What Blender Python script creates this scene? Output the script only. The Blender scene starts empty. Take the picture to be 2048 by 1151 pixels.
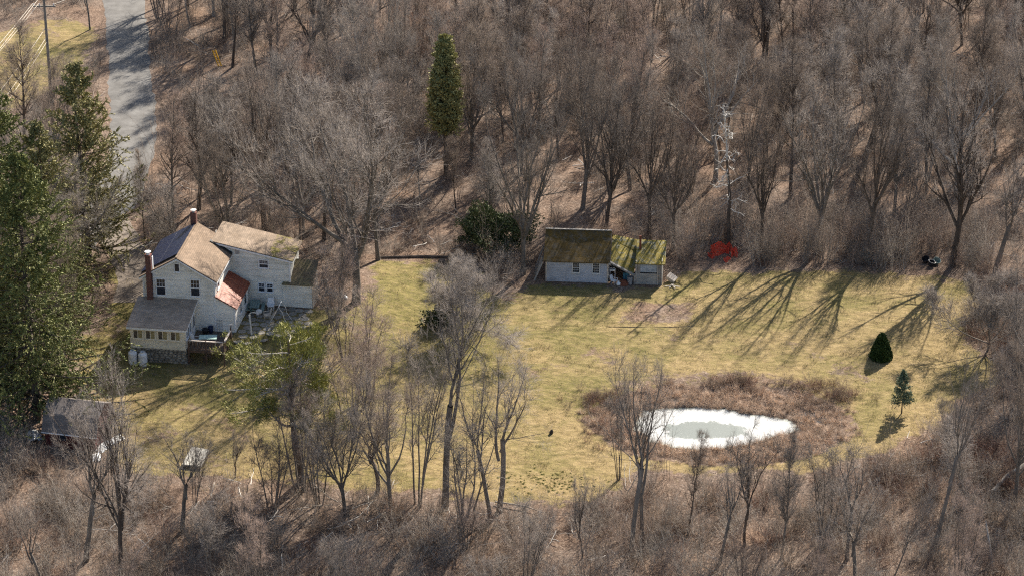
import bpy, math, random
import numpy as np
from mathutils import Vector, Matrix, Euler
rng = np.random.default_rng(7)
random.seed(7)
R = math.radians
SC = bpy.context.scene
COL = SC.collection

# ------------------------------------------------------------------ camera, sky, sun
PITCH, DIST, FPX = R(25.0), 266.0, 6000.0
CAM = np.array([0.0, -DIST*math.cos(PITCH), DIST*math.sin(PITCH)])
cd = bpy.data.cameras.new('camera'); cam = bpy.data.objects.new('camera', cd); COL.objects.link(cam)
cam.location = CAM; cam.rotation_euler = (math.pi/2 - PITCH, 0, 0)
cd.sensor_fit = 'HORIZONTAL'; cd.sensor_width = 36.0; cd.lens = 36.0*FPX/2048.0
cd.clip_start = 1.0; cd.clip_end = 9000.0
SC.camera = cam
SUN_AZ, SUN_EL = R(26.5), R(35.0)
sdir = Vector((math.sin(SUN_AZ)*math.cos(SUN_EL), math.cos(SUN_AZ)*math.cos(SUN_EL), math.sin(SUN_EL)))
wd = bpy.data.worlds.new('World'); SC.world = wd; wd.use_nodes = True
nt = wd.node_tree; nt.nodes.clear()
sky = nt.nodes.new('ShaderNodeTexSky'); sky.sky_type = 'NISHITA'; sky.sun_disc = False
sky.sun_elevation = SUN_EL; sky.sun_rotation = SUN_AZ; sky.air_density = 1.0; sky.dust_density = 1.6; sky.ozone_density = 1.0
bg = nt.nodes.new('ShaderNodeBackground'); bg.inputs[1].default_value = 0.068
wo = nt.nodes.new('ShaderNodeOutputWorld')
nt.links.new(sky.outputs[0], bg.inputs[0]); nt.links.new(bg.outputs[0], wo.inputs[0])
sl = bpy.data.lights.new('sun', 'SUN'); sl.energy = 4.9; sl.angle = R(0.53); sl.color = (1.0, 0.915, 0.80)
so = bpy.data.objects.new('sun', sl); COL.objects.link(so); so.rotation_euler = sdir.to_track_quat('Z', 'Y').to_euler()
vs = SC.view_settings; vs.view_transform = 'Standard'; vs.look = 'None'; vs.gamma = 1.0; vs.use_curve_mapping = False
vs.exposure = 1.44
SC.cycles.use_denoising = False; SC.cycles.pixel_filter_type = 'BLACKMAN_HARRIS'; SC.cycles.filter_width = 1.2
SC.cycles.sample_clamp_indirect = 3.0
SC.cycles.max_bounces = 6; SC.cycles.diffuse_bounces = 3; SC.cycles.glossy_bounces = 2; SC.cycles.transmission_bounces = 2

# ------------------------------------------------------------------ measuring helpers (survey of the photograph on a 2048 px wide frame)
_F = np.array([0, math.cos(PITCH), -math.sin(PITCH)]); _U = np.array([0, math.sin(PITCH), math.cos(PITCH)]); _R = np.array([1.0, 0, 0])
def G(px, py, z=0.0):
    d = _F + _R*(px-1024)/FPX - _U*(py-575.5)/FPX
    t = (z - CAM[2])/d[2]
    q = CAM + t*d
    return np.array([q[0], q[1]])
def proj(x, y, z):
    d = np.stack([x-CAM[0], y-CAM[1], z-CAM[2]], -1)
    k = d@_F
    return 1024+FPX*(d@_R)/k, 575.5-FPX*(d@_U)/k
def sst(a, b, x):
    t = np.clip((x-a)/(b-a), 0, 1); return t*t*(3-2*t)
HO = np.array([-27.495, -15.17]); HA = R(8.0)
HU = np.array([math.cos(HA), -math.sin(HA)]); HV = np.array([math.sin(HA), math.cos(HA)])
SO = np.array([8.541, 1.0]); SA = R(4.5)
SU = np.array([math.cos(SA), -math.sin(SA)]); SV = np.array([math.sin(SA), math.cos(SA)])

def poly_px(pts, z=0.0): return np.array([G(a, b, z) for a, b in pts])
LAWN = poly_px([(150,690),(195,640),(225,590),(205,540),(215,505),(262,520),(300,600),(460,660),(600,640),(700,640),(735,600),(745,522),(930,517),(960,560),(1010,590),
    (1060,566),(1320,571),(1345,548),(1400,538),(1500,540),(1620,536),(1720,540),(1800,545),(1900,552),(1965,568),(1980,605),(1935,640),(1950,690),(2005,730),
    (1995,775),(1900,830),(1850,865),(1770,900),(1690,925),(1600,945),(1450,950),(1330,945),(1240,965),(1190,995),(1100,1010),(1000,1005),(880,990),(720,982),
    (640,975),(560,968),(430,962),(330,955),(255,940),(215,905),(205,850),(160,800),(140,740)])
LAWN2 = poly_px([(-60,70),(30,50),(110,38),(190,55),(192,110),(130,150),(60,210),(-60,240)])
ICE = poly_px([(1284,822),(1330,817),(1400,815),(1450,819),(1500,829),(1560,836),(1590,846),(1592,862),(1560,870),(1530,879),(1500,887),(1440,898),(1390,900),(1340,892),(1300,880),(1272,862),(1272,838)], -0.3)
ROAD = np.array([(-62,190),(-50,125),(-45.5,95),(-43.3,76),(-41.0,60),(-38.9,45.5),(-37.2,32),(-37.6,19),(-40.5,8),(-46,-3),(-56,-14),(-75,-28),(-110,-48)], float)
DRIVE = np.array([(-38.0,17),(-35.5,9),(-33.6,2),(-33.4,-3)], float)
POND_C = np.array([17.0, -25.6])

def seg_dist(P, line, closed):
    P = np.asarray(P, float); best = np.full(len(P), 1e9)
    n = len(line)
    for i in range(n if closed else n-1):
        a, b = line[i], line[(i+1) % n]; ab = b-a
        t = np.clip(((P-a)@ab)/(ab@ab), 0, 1)
        best = np.minimum(best, np.hypot(*(P-(a+t[:, None]*ab)).T))
    return best
def inside(P, poly):
    x, y = P[:, 0], P[:, 1]; c = np.zeros(len(P), bool); n = len(poly)
    for i in range(n):
        x1, y1 = poly[i]; x2, y2 = poly[(i+1) % n]
        if y1 == y2: continue
        k = ((y1 > y) != (y2 > y)) & (x < (x2-x1)*(y-y1)/(y2-y1)+x1)
        c ^= k
    return c
def sdist(P, poly):            # positive inside
    d = seg_dist(P, poly, True); return np.where(inside(P, poly), d, -d)
def wob(x, y, s=1.0, k=0.0):   # cheap smooth noise
    x = x*s; y = y*s
    return (np.sin(x*1.3+1.7*np.sin(y*.9+k)+k)+np.sin(y*1.7+1.3*np.sin(x*1.1+2.1+k))+.6*np.sin(x*3.1+y*2.3+k*2)+.6*np.sin(x*2.2-y*3.7+1+k)+.35*np.sin(x*6.3+y*5.1)+.35*np.sin(x*5.7-y*7.1+k))/3.4
def pond_r(x, y):              # 1 on the outer rim of the reed bed
    return np.sqrt(((x-POND_C[0])/11.3)**2+((y-POND_C[1])/7.7)**2) + .05*wob(x, y, .5, 3) + .03*wob(x, y, 1.6, 5)
def H(x, y):
    x = np.atleast_1d(np.asarray(x, float)); y = np.atleast_1d(np.asarray(y, float))
    P = np.stack([x, y], -1)
    L = P-HO; u = L@HU; v = L@HV
    pl = 1.3*sst(.6, 3.0, v-.25*np.sin(u*1.1)-.35*np.clip(u-3.5, 0, 6))*sst(-3.2, 0, u)*(1-sst(10, 20, u))*(1-sst(13, 27, v))
    z = pl
    near = (x > -60) & (x < 60) & (y > -70) & (y < 90)
    rd = np.full(len(x), 1e3); ld = np.full(len(x), -1e3)
    if near.any():
        Q = P[near]
        rd[near] = np.minimum(seg_dist(Q, ROAD, False), seg_dist(Q, DRIVE, False)); ld[near] = sdist(Q, LAWN)
        pr = pond_r(Q[:, 0], Q[:, 1]); idd = sdist(Q, ICE)
        b = -.10*(1-sst(.93, 1.03, pr)) - .12*(1-sst(.8, .95, pr))
        b = b - .55*sst(-.35, .5, idd)
        for hx, hy, r in ((23.9, -23.6, 1.5), (25.3, -24.6, 1.2), (16.3, -19.7, 1.3), (19.0, -19.9, 1.0), (8.6, -23.3, 1.2)):
            b = b - .2*np.exp(-((Q[:, 0]-hx)**2/(r*r)+(Q[:, 1]-hy)**2/(r*r*.3)))
        z[near] += b
    m = sst(3.0, 9.0, rd)*sst(-3, -14, ld)*sst(-6, 4, y-3)
    z = z + m*(.35*wob(x, y, .16, 1)+.12*wob(x, y, .6, 5))
    m2 = sst(.5, 4, -ld)*(1-sst(-44, -30, y))*1.0
    z = z + m2*.22*wob(x, y, .3, 2)
    z = z + .05*wob(x, y, .35, 9)*sst(0, 4, ld)*(1-(pl > .01))*(pond_r(x, y) > 1.0)
    return z
def h1(x, y): return float(H(x, y)[0])
def W(px, py):                 # ground point under a pixel
    z = 0.0
    for _ in range(4): q = G(px, py, z); z = h1(q[0], q[1])
    return np.array([q[0], q[1], z])
def HL(px, py, z):             # house-frame u, v of a pixel at height z
    L = G(px, py, z)-HO; return float(L@HU), float(L@HV)

# ------------------------------------------------------------------ materials
MATS = {}
def ramp(nt, fac, stops):
    r = nt.nodes.new('ShaderNodeValToRGB'); cr = r.color_ramp
    while len(cr.elements) < len(stops): cr.elements.new(.5)
    for e, (p, c) in zip(cr.elements, stops): e.position = p; e.color = (*c, 1) if len(c) == 3 else c
    nt.links.new(fac, r.inputs[0]); return r.outputs[0]
def noise(nt, vec, scale, detail=3, rough=.55, dist=0.0):
    n = nt.nodes.new('ShaderNodeTexNoise'); n.inputs['Scale'].default_value = scale; n.inputs['Detail'].default_value = detail
    n.inputs['Roughness'].default_value = rough; n.inputs['Distortion'].default_value = dist
    nt.links.new(vec, n.inputs['Vector']); return n.outputs['Fac']
def mapping(nt, vec, scale=(1, 1, 1), rot=(0, 0, 0), loc=(0, 0, 0)):
    m = nt.nodes.new('ShaderNodeMapping'); m.inputs['Scale'].default_value = scale; m.inputs['Rotation'].default_value = rot; m.inputs['Location'].default_value = loc
    nt.links.new(vec, m.inputs[0]); return m.outputs[0]
def mix(nt, fac, a, b, mode='MIX'):
    m = nt.nodes.new('ShaderNodeMix'); m.data_type = 'RGBA'; m.blend_type = mode
    for s, v in ((m.inputs['Factor'], fac), (m.inputs['A'], a), (m.inputs['B'], b)):
        if isinstance(v, (int, float)): s.default_value = v if s.name == 'Factor' else (v, v, v, 1)
        elif isinstance(v, tuple): s.default_value = (*v, 1)
        else: nt.links.new(v, s)
    # sockets of the colour type
    ins = [i for i in m.inputs if i.type == 'RGBA']
    for s, v in zip(ins, (a, b)):
        if isinstance(v, tuple): s.default_value = (*v, 1)
        elif not isinstance(v, (int, float)): nt.links.new(v, s)
    return [o for o in m.outputs if o.type == 'RGBA'][0]
def math_(nt, op, a, b=None, c=None):
    m = nt.nodes.new('ShaderNodeMath'); m.operation = op
    for i, v in enumerate((a, b, c)):
        if v is None: continue
        if isinstance(v, (int, float)): m.inputs[i].default_value = v
        else: nt.links.new(v, m.inputs[i])
    return m.outputs[0]
def newmat(name, rough=.85, metal=0.0, spec=.3):
    m = bpy.data.materials.new(name); m.use_nodes = True; nt = m.node_tree; b = nt.nodes['Principled BSDF']
    b.inputs['Roughness'].default_value = rough; b.inputs['Metallic'].default_value = metal; b.inputs['Specular IOR Level'].default_value = spec
    tc = nt.nodes.new('ShaderNodeTexCoord'); MATS[name] = m
    return m, nt, b, tc.outputs['Object']
def bump(nt, b, h, strength=.5, dist=.02):
    n = nt.nodes.new('ShaderNodeBump'); n.inputs['Strength'].default_value = strength; n.inputs['Distance'].default_value = dist
    nt.links.new(h, n.inputs['Height']); nt.links.new(n.outputs[0], b.inputs['Normal'])
def simple(name, stops, scale=3.0, rough=.85, metal=0.0, stretch=(1, 1, 1), bstr=.3, bdist=.02, detail=4, spec=.3, rnd=0.0):
    m, nt, b, oc = newmat(name, rough, metal, spec)
    v = mapping(nt, oc, stretch)
    f = noise(nt, v, scale, detail, .6)
    c = ramp(nt, f, [(p, c) for p, c in stops])
    if rnd:
        oi = nt.nodes.new('ShaderNodeObjectInfo')
        k = math_(nt, 'MULTIPLY_ADD', oi.outputs['Random'], 2*rnd, 1-rnd)
        mm = nt.nodes.new('ShaderNodeVectorMath'); mm.operation = 'SCALE'; nt.links.new(c, mm.inputs[0]); nt.links.new(k, mm.inputs['Scale']); c = mm.outputs[0]
    nt.links.new(c, b.inputs['Base Color'])
    if bstr: bump(nt, b, noise(nt, v, scale*4, 3, .6), bstr, bdist)
    return m

# leaf litter on the woodland floor
def litter_nodes(nt, oc):
    big = noise(nt, oc, .12, 4, .55)
    midn = noise(nt, oc, .9, 4, .6)
    fine = noise(nt, oc, 5.5, 5, .75)
    base = ramp(nt, midn, [(.28, (.068, .05, .038)), (.45, (.135, .10, .077)), (.58, (.20, .152, .12)), (.75, (.28, .222, .176))])
    vo = nt.nodes.new('ShaderNodeTexVoronoi'); vo.inputs['Scale'].default_value = 7.5; nt.links.new(oc, vo.inputs['Vector'])
    leaf = ramp(nt, noise(nt, vo.outputs['Color'], 6.0, 1), [(.3, (.055, .04, .03)), (.45, (.165, .12, .09)), (.55, (.27, .205, .16)), (.68, (.44, .36, .29))])
    c = mix(nt, .55, base, leaf)
    c = mix(nt, math_(nt, 'MULTIPLY', fine, .5), c, (.11, .075, .055), 'MIX')
    warm = ramp(nt, big, [(.4, (1.0, .92, .86)), (.52, (1.0, 1.0, 1.0)), (.62, (1.05, .95, .86))])
    c = mix(nt, 1.0, c, warm, 'MULTIPLY')
    return c, midn, fine
m, nt, b, oc = newmat('leaf_litter', .95, 0, .1)
c, mn, fn = litter_nodes(nt, oc)
nt.links.new(c, b.inputs['Base Color']); bump(nt, b, math_(nt, 'ADD', fn, mn), .9, .14)

# lawn: winter grass with leaf litter where the 'thin' attribute is high
m, nt, b, oc = newmat('winter_grass', .95, 0, .1)
lc, mn, fn = litter_nodes(nt, oc)
g1 = noise(nt, oc, .16, 4, .6, .4)
g2 = noise(nt, mapping(nt, oc, (1, 1.6, 1), (0, 0, .5)), 1.1, 5, .68)
g3 = noise(nt, oc, 9.0, 4, .75)
green = ramp(nt, g2, [(.3, (.075, .070, .020)), (.45, (.145, .127, .040)), (.6, (.225, .185, .068)), (.75, (.31, .25, .11))])
straw = ramp(nt, g2, [(.3, (.15, .108, .048)), (.45, (.265, .193, .088)), (.6, (.355, .262, .128)), (.78, (.43, .33, .185))])
f = ramp(nt, math_(nt, 'ADD', math_(nt, 'MULTIPLY', g1, .65), math_(nt, 'MULTIPLY', noise(nt, mapping(nt, oc, (1, 2.2, 1), (0, 0, -.25)), .45, 5, .7, .8), .35)), [(.42, (0, 0, 0)), (.58, (1, 1, 1))])
at2 = nt.nodes.new('ShaderNodeAttribute'); at2.attribute_name = 'straw'
f2 = math_(nt, 'MINIMUM', math_(nt, 'MAXIMUM', math_(nt, 'ADD', math_(nt, 'MULTIPLY_ADD', f, 1.0, -.12), math_(nt, 'SUBTRACT', at2.outputs['Fac'], .5)), 0), 1)
gc = mix(nt, f2, green, straw)
gc = mix(nt, math_(nt, 'MULTIPLY', ramp(nt, g3, [(.35, (1, 1, 1)), (.6, (0, 0, 0))]), .55), gc, (.12, .105, .045))
gc = mix(nt, math_(nt, 'MULTIPLY', ramp(nt, noise(nt, oc, 4.2, 5, .8), [(.52, (0, 0, 0)), (.66, (1, 1, 1))]), .65), gc, (.25, .175, .12))
at = nt.nodes.new('ShaderNodeAttribute'); at.attribute_name = 'thin'
thn = math_(nt, 'ADD', at.outputs['Fac'], math_(nt, 'MULTIPLY', math_(nt, 'SUBTRACT', noise(nt, oc, 1.4, 6, .75), .5), 1.4))
fac = ramp(nt, thn, [(.42, (0, 0, 0)), (.62, (1, 1, 1))])
c = mix(nt, fac, gc, lc)
nt.links.new(c, b.inputs['Base Color'])
bump(nt, b, math_(nt, 'ADD', g3, math_(nt, 'MULTIPLY', g2, 1.5)), 1.0, .10)

simple('road_gravel', [(.3, (.088, .084, .078)), (.5, (.125, .12, .112)), (.7, (.165, .16, .15))], .7, .9, bstr=.4, bdist=.03, detail=6)
simple('drive_gravel', [(.3, (.11, .088, .07)), (.5, (.155, .127, .102)), (.7, (.20, .17, .14))], 1.1, .95, bstr=.4, bdist=.04, detail=6)
# ice
m, nt, b, oc = newmat('pond_ice', .35, 0, .4)
n1 = noise(nt, oc, .7, 6, .65, .6); n2 = noise(nt, oc, 5.0, 5, .7)
sx = nt.nodes.new('ShaderNodeSeparateXYZ'); nt.links.new(oc, sx.inputs[0])
ex = math_(nt, 'DIVIDE', math_(nt, 'SUBTRACT', sx.outputs[0], 15.5), 3.4); ey = math_(nt, 'DIVIDE', math_(nt, 'SUBTRACT', sx.outputs[1], -26.5), 1.45)
rr = math_(nt, 'SQRT', math_(nt, 'ADD', math_(nt, 'POWER', ex, 2.0), math_(nt, 'POWER', ey, 2.0)))
rr = math_(nt, 'ADD', rr, math_(nt, 'MULTIPLY', math_(nt, 'SUBTRACT', n1, .5), 1.3))
rr = math_(nt, 'ADD', rr, math_(nt, 'MULTIPLY', math_(nt, 'SUBTRACT', n2, .5), .6))
c = ramp(nt, rr, [(.84, (.115, .135, .122)), (1.0, (.155, .175, .16)), (1.1, (.27, .28, .27)), (1.3, (.36, .37, .36))])
c = mix(nt, ramp(nt, n2, [(.63, (0, 0, 0)), (.74, (1, 1, 1))]), c, (.33, .35, .33))
ed_ = nt.nodes.new('ShaderNodeAttribute'); ed_.attribute_name = 'rim'
c = mix(nt, ramp(nt, math_(nt, 'ADD', ed_.outputs['Fac'], math_(nt, 'MULTIPLY', math_(nt, 'SUBTRACT', n1, .5), .22)), [(.90, (0, 0, 0)), (1.0, (1, 1, 1))]), c, (.16, .18, .15))
nt.links.new(c, b.inputs['Base Color']); bump(nt, b, n2, .2, .02)
simple('dark_water', [(.3, (.02, .025, .03)), (.7, (.04, .045, .045))], 1.0, .08, bstr=.08, bdist=.02, spec=.5)

# bark and twigs
def bark(name, c0, c1, rnd=.18):
    return simple(name, [(.3, c0), (.7, c1)], 2.2, .95, stretch=(1, 1, .35), bstr=.5, bdist=.04, spec=.1, rnd=rnd)
bark('bark_grey', (.10, .087, .074), (.235, .205, .175)); bark('bark_dark', (.055, .044, .037), (.15, .122, .10)); bark('bark_pale', (.20, .18, .155), (.42, .385, .34))
bark('bark_birch', (.30, .28, .26), (.70, .67, .63), .05); bark('bark_snag', (.38, .355, .32), (.64, .61, .56), .05)
bark('twig_grey', (.235, .205, .18), (.38, .335, .295), .25); bark('twig_brown', (.20, .16, .13), (.335, .275, .225), .25); bark('twig_pink', (.25, .19, .155), (.385, .30, .25), .25)
bark('brush_brown', (.19, .145, .11), (.36, .285, .22), .35); bark('brush_red', (.17, .10, .075), (.31, .20, .15), .3); bark('brush_grey', (.23, .20, .17), (.40, .355, .305), .35)
bark('reed_tan', (.36, .265, .195), (.66, .52, .40), .35); bark('tuft_tan', (.22, .18, .09), (.45, .37, .20), .4)
def leafmat(name, c0, c1, rnd=.15):
    m, nt, b, oc = newmat(name, .7, 0, .25)
    f = noise(nt, oc, .9, 4, .7); g = nt.nodes.new('ShaderNodeNewGeometry')
    k = math_(nt, 'ADD', math_(nt, 'MULTIPLY', f, .6), math_(nt, 'MULTIPLY', g.outputs['Random Per Island'], .4))
    c = ramp(nt, k, [(.28, c0), (.72, c1)]); nt.links.new(c, b.inputs['Base Color'])
    return m
leafmat('spruce_needles', (.075, .092, .028), (.27, .275, .085)); leafmat('spruce_needles_olive', (.16, .15, .06), (.40, .36, .155)); leafmat('pine_needles', (.12, .13, .03), (.33, .31, .085))
leafmat('cedar_leaves', (.17, .165, .055), (.44, .40, .16)); leafmat('hemlock_leaves', (.04, .055, .022), (.13, .15, .06))
leafmat('arborvitae_leaves', (.015, .034, .008), (.055, .095, .02)); leafmat('fir_needles', (.08, .115, .065), (.20, .24, .14))

# building materials
def siding_mat(name, base, dirt, amount, scale=1.0):
    m, nt, b, oc = newmat(name, .7, 0, .3)
    v = mapping(nt, oc, (.35, .35, 3.6)); f = noise(nt, v, 1.5*scale, 4, .6); f2 = noise(nt, oc, .5, 3, .6); f3 = noise(nt, mapping(nt, oc, (.5, .5, 8)), 2.5, 2, .6)
    k = math_(nt, 'ADD', math_(nt, 'MULTIPLY', f, .55), math_(nt, 'MULTIPLY', f2, .45))
    c = ramp(nt, k, [(.5-amount, base), (.5+amount*.15, tuple(x*.86 for x in base)), (.5+.30, dirt)])
    nt.links.new(c, b.inputs['Base Color']); return m
siding_mat('white_siding', (.84, .82, .76), (.36, .33, .25), .10); siding_mat('cream_siding', (.76, .70, .57), (.55, .50, .38), .03)
siding_mat('wing_siding', (.82, .81, .74), (.34, .32, .22), .07); siding_mat('shed_boards', (.46, .48, .52), (.12, .12, .125), .06, 2.0)
siding_mat('hut_boards', (.40, .39, .36), (.15, .14, .12), .0, 2.0)
def shingle_mat(name, stops, cell=(.35, .16), sc=1.0, moss=None, rough=.9):
    m, nt, b, oc = newmat(name, rough, 0, .2)
    g = nt.nodes.new('ShaderNodeTexCoord'); uv = g.outputs['UV']
    br = nt.nodes.new('ShaderNodeTexBrick'); nt.links.new(uv, br.inputs['Vector'])
    br.inputs['Scale'].default_value = 1.0; br.inputs['Brick Width'].default_value = cell[0]; br.inputs['Row Height'].default_value = cell[1]
    br.inputs['Mortar Size'].default_value = .012; br.inputs['Color1'].default_value = (.8, .8, .8, 1); br.inputs['Color2'].default_value = (1.12, 1.1, 1.08, 1); br.inputs['Mortar'].default_value = (.55, .53, .5, 1)
    c = ramp(nt, math_(nt, 'ADD', math_(nt, 'MULTIPLY', noise(nt, oc, .8*sc, 5, .65), .7), math_(nt, 'MULTIPLY', noise(nt, oc, 7, 3, .7), .3)), stops)
    c = mix(nt, 1.0, c, br.outputs['Color'], 'MULTIPLY')
    if moss:
        mc, lo, hi, msc = moss
        f = ramp(nt, noise(nt, oc, msc, 6, .72, .3), [(lo, (0, 0, 0)), (hi, (1, 1, 1))])
        mcol = ramp(nt, math_(nt, 'ADD', math_(nt, 'MULTIPLY', noise(nt, oc, 7, 4, .8), .6), math_(nt, 'MULTIPLY', noise(nt, oc, .7, 3, .6), .4)), [(.36, mc[0]), (.62, mc[1])])
        c = mix(nt, f, c, mcol)
    nt.links.new(c, b.inputs['Base Color']); bump(nt, b, br.outputs['Fac'], -.5, .02); return m
shingle_mat('tan_shingles', [(.35, (.155, .112, .078)), (.5, (.215, .158, .112)), (.65, (.28, .208, .15))])
shingle_mat('wing_shingles', [(.35, (.16, .12, .085)), (.5, (.22, .17, .125)), (.65, (.29, .225, .17))])
shingle_mat('mossy_edge_shingles', [(.35, (.16, .12, .085)), (.5, (.22, .17, .125)), (.65, (.29, .225, .17))], moss=(((.11, .10, .02), (.22, .19, .04)), .48, .62, 1.1))
shingle_mat('annex_shingles', [(.35, (.11, .09, .06)), (.5, (.16, .13, .09)), (.65, (.22, .18, .125))], moss=(((.13, .12, .05), (.2, .17, .08)), .45, .7, .8))
shingle_mat('porch_shingles', [(.35, (.29, .23, .18)), (.5, (.38, .305, .24)), (.65, (.46, .37, .30))])
shingle_mat('moss_shingles', [(.35, (.05, .042, .028)), (.5, (.095, .08, .055)), (.65, (.16, .14, .105))], moss=(((.025, .018, .006), (.145, .09, .022)), .36, .54, 2.2))
shingle_mat('bright_moss_roofing', [(.35, (.13, .13, .085)), (.5, (.22, .215, .15)), (.65, (.33, .32, .25))], cell=(.9, .9), moss=(((.08, .065, .016), (.29, .225, .045)), .40, .50, 1.9))
shingle_mat('barn_shingles', [(.35, (.14, .12, .112)), (.5, (.19, .168, .157)), (.65, (.25, .22, .207))])
simple('rust_sheet', [(.3, (.13, .032, .02)), (.5, (.24, .065, .034)), (.7, (.36, .13, .065))], 1.5, .6, stretch=(1, 6, 1), bstr=.3)
m, nt, b, oc = newmat('chimney_brick', .9, 0, .2)
br = nt.nodes.new('ShaderNodeTexBrick'); nt.links.new(mapping(nt, oc, (1, 1, 1), (R(90), 0, 0)), br.inputs['Vector']); br.inputs['Scale'].default_value = 1; br.inputs['Brick Width'].default_value = .22; br.inputs['Row Height'].default_value = .075; br.inputs['Mortar Size'].default_value = .008
br.inputs['Color1'].default_value = (.13, .05, .038, 1); br.inputs['Color2'].default_value = (.13, .045, .036, 1); br.inputs['Mortar'].default_value = (.22, .17, .15, 1); nt.links.new(br.outputs['Color'], b.inputs['Base Color'])
simple('field_stone', [(.3, (.14, .125, .105)), (.5, (.22, .20, .17)), (.7, (.34, .31, .27))], 2.5, .95, rnd=.35)
simple('mortar', [(.3, (.10, .095, .085)), (.7, (.17, .16, .14))], 4, .95)
simple('flagstone', [(.3, (.17, .155, .13)), (.5, (.24, .22, .185)), (.7, (.31, .28, .24))], 2, .9, rnd=.2)
simple('white_paint', [(.3, (.68, .69, .70)), (.7, (.80, .81, .82))], 3, .5, bstr=0)
simple('blue_white_trim', [(.3, (.62, .68, .74)), (.7, (.72, .78, .84))], 3, .5, bstr=0)
simple('cream_paint', [(.3, (.70, .64, .52)), (.7, (.80, .74, .62))], 3, .5, bstr=0)
simple('weathered_wood', [(.3, (.20, .185, .165)), (.7, (.38, .355, .32))], 3, .9, stretch=(1, 1, 1), rnd=.15)
simple('pale_wood', [(.3, (.42, .36, .30)), (.7, (.62, .55, .47))], 3, .9, rnd=.1)
simple('deck_wood', [(.3, (.10, .075, .06)), (.7, (.19, .15, .12))], 3, .85, rnd=.25)
simple('rail_wood', [(.3, (.085, .05, .035)), (.7, (.15, .10, .075))], 3, .85)
simple('rail_cap', [(.3, (.42, .36, .31)), (.7, (.56, .49, .43))], 3, .85)
simple('solar_glass', [(.3, (.008, .012, .032)), (.7, (.014, .02, .05))], 2, .4, bstr=0, spec=.25)
simple('aluminium', [(.3, (.45, .45, .47)), (.7, (.6, .6, .62))], 2, .35, metal=.8, bstr=0)
simple('black_flashing', [(.3, (.02, .02, .02)), (.7, (.04, .038, .035))], 2, .7, bstr=0)
m, nt, b, oc = newmat('window_glass', .12, 0, .5); nt.links.new(ramp(nt, noise(nt, oc, 1.3, 2), [(.35, (.012, .016, .026)), (.7, (.05, .055, .07))]), b.inputs['Base Color'])
m, nt, b, oc = newmat('curtained_glass', .25, 0, .5); nt.links.new(ramp(nt, noise(nt, oc, 2.5, 3), [(.35, (.20, .17, .09)), (.65, (.42, .36, .20))]), b.inputs['Base Color'])
m, nt, b, oc = newmat('screened_glass', .3, 0, .4); nt.links.new(ramp(nt, noise(nt, oc, 3, 3), [(.35, (.06, .055, .05)), (.65, (.13, .115, .10))]), b.inputs['Base Color'])
m, nt, b, oc = newmat('plastic_sheeting', .3, 0, .5); nt.links.new(ramp(nt, noise(nt, oc, 2.5, 4, .6, 1.0), [(.35, (.20, .25, .30)), (.65, (.42, .48, .54))]), b.inputs['Base Color'])
simple('tank_paint', [(.35, (.66, .66, .67)), (.65, (.80, .80, .81)), (.75, (.60, .50, .45))], 3, .4, bstr=0)
simple('tank_cap', [(.3, (.5, .5, .52)), (.7, (.7, .7, .72))], 3, .5, bstr=0)
simple('green_glass', [(.3, (.32, .46, .42)), (.7, (.42, .56, .51))], 1.5, .2, bstr=0)
simple('green_wood', [(.3, (.15, .21, .19)), (.7, (.25, .32, .29))], 3, .8)
simple('tan_plastic', [(.3, (.55, .47, .38)), (.7, (.68, .60, .50))], 3, .6, bstr=0)
simple('grey_metal', [(.3, (.25, .25, .26)), (.7, (.42, .42, .43))], 3, .5, metal=.3, bstr=0)
simple('pale_metal', [(.3, (.48, .48, .46)), (.7, (.66, .66, .63))], 3, .45, bstr=0)
simple('navy_plastic', [(.3, (.01, .018, .05)), (.7, (.02, .035, .09))], 3, .5, bstr=0)
simple('black_plastic', [(.3, (.012, .012, .014)), (.7, (.03, .03, .035))], 3, .5, bstr=0)
simple('teal_tarp', [(.3, (.03, .11, .16)), (.7, (.07, .20, .27))], 3, .5)
simple('white_tarp', [(.3, (.60, .62, .62)), (.6, (.80, .82, .82)), (.75, (.55, .50, .45))], 2.5, .4)
simple('red_paint', [(.3, (.055, .012, .013)), (.7, (.10, .022, .02))], 2, .7)
simple('orange_net', [(.3, (.45, .035, .018)), (.7, (.85, .10, .045))], 6, .5, bstr=0)
simple('rust_iron', [(.3, (.11, .035, .02)), (.7, (.22, .075, .04))], 5, .8)
simple('yellow_paint', [(.3, (.62, .33, .02)), (.7, (.78, .45, .04))], 3, .5, bstr=0)
simple('concrete', [(.3, (.30, .285, .25)), (.5, (.42, .40, .35)), (.7, (.60, .57, .50))], 1.2, .9)
simple('pole_wood', [(.3, (.14, .125, .11)), (.7, (.26, .24, .21))], 3, .9, stretch=(1, 1, .2))
simple('wire_metal', [(.3, (.50, .44, .35)), (.7, (.66, .59, .48))], 3, .4, bstr=0)
simple('dark_stone', [(.3, (.03, .025, .022)), (.7, (.06, .05, .045))], 3, .9)
simple('ceramic', [(.3, (.5, .5, .5)), (.7, (.7, .7, .7))], 3, .3, bstr=0)
simple('bed_soil', [(.3, (.13, .10, .06)), (.5, (.22, .17, .115)), (.7, (.33, .26, .18))], 3.5, .95, bstr=.8, bdist=.06, detail=6)

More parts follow.
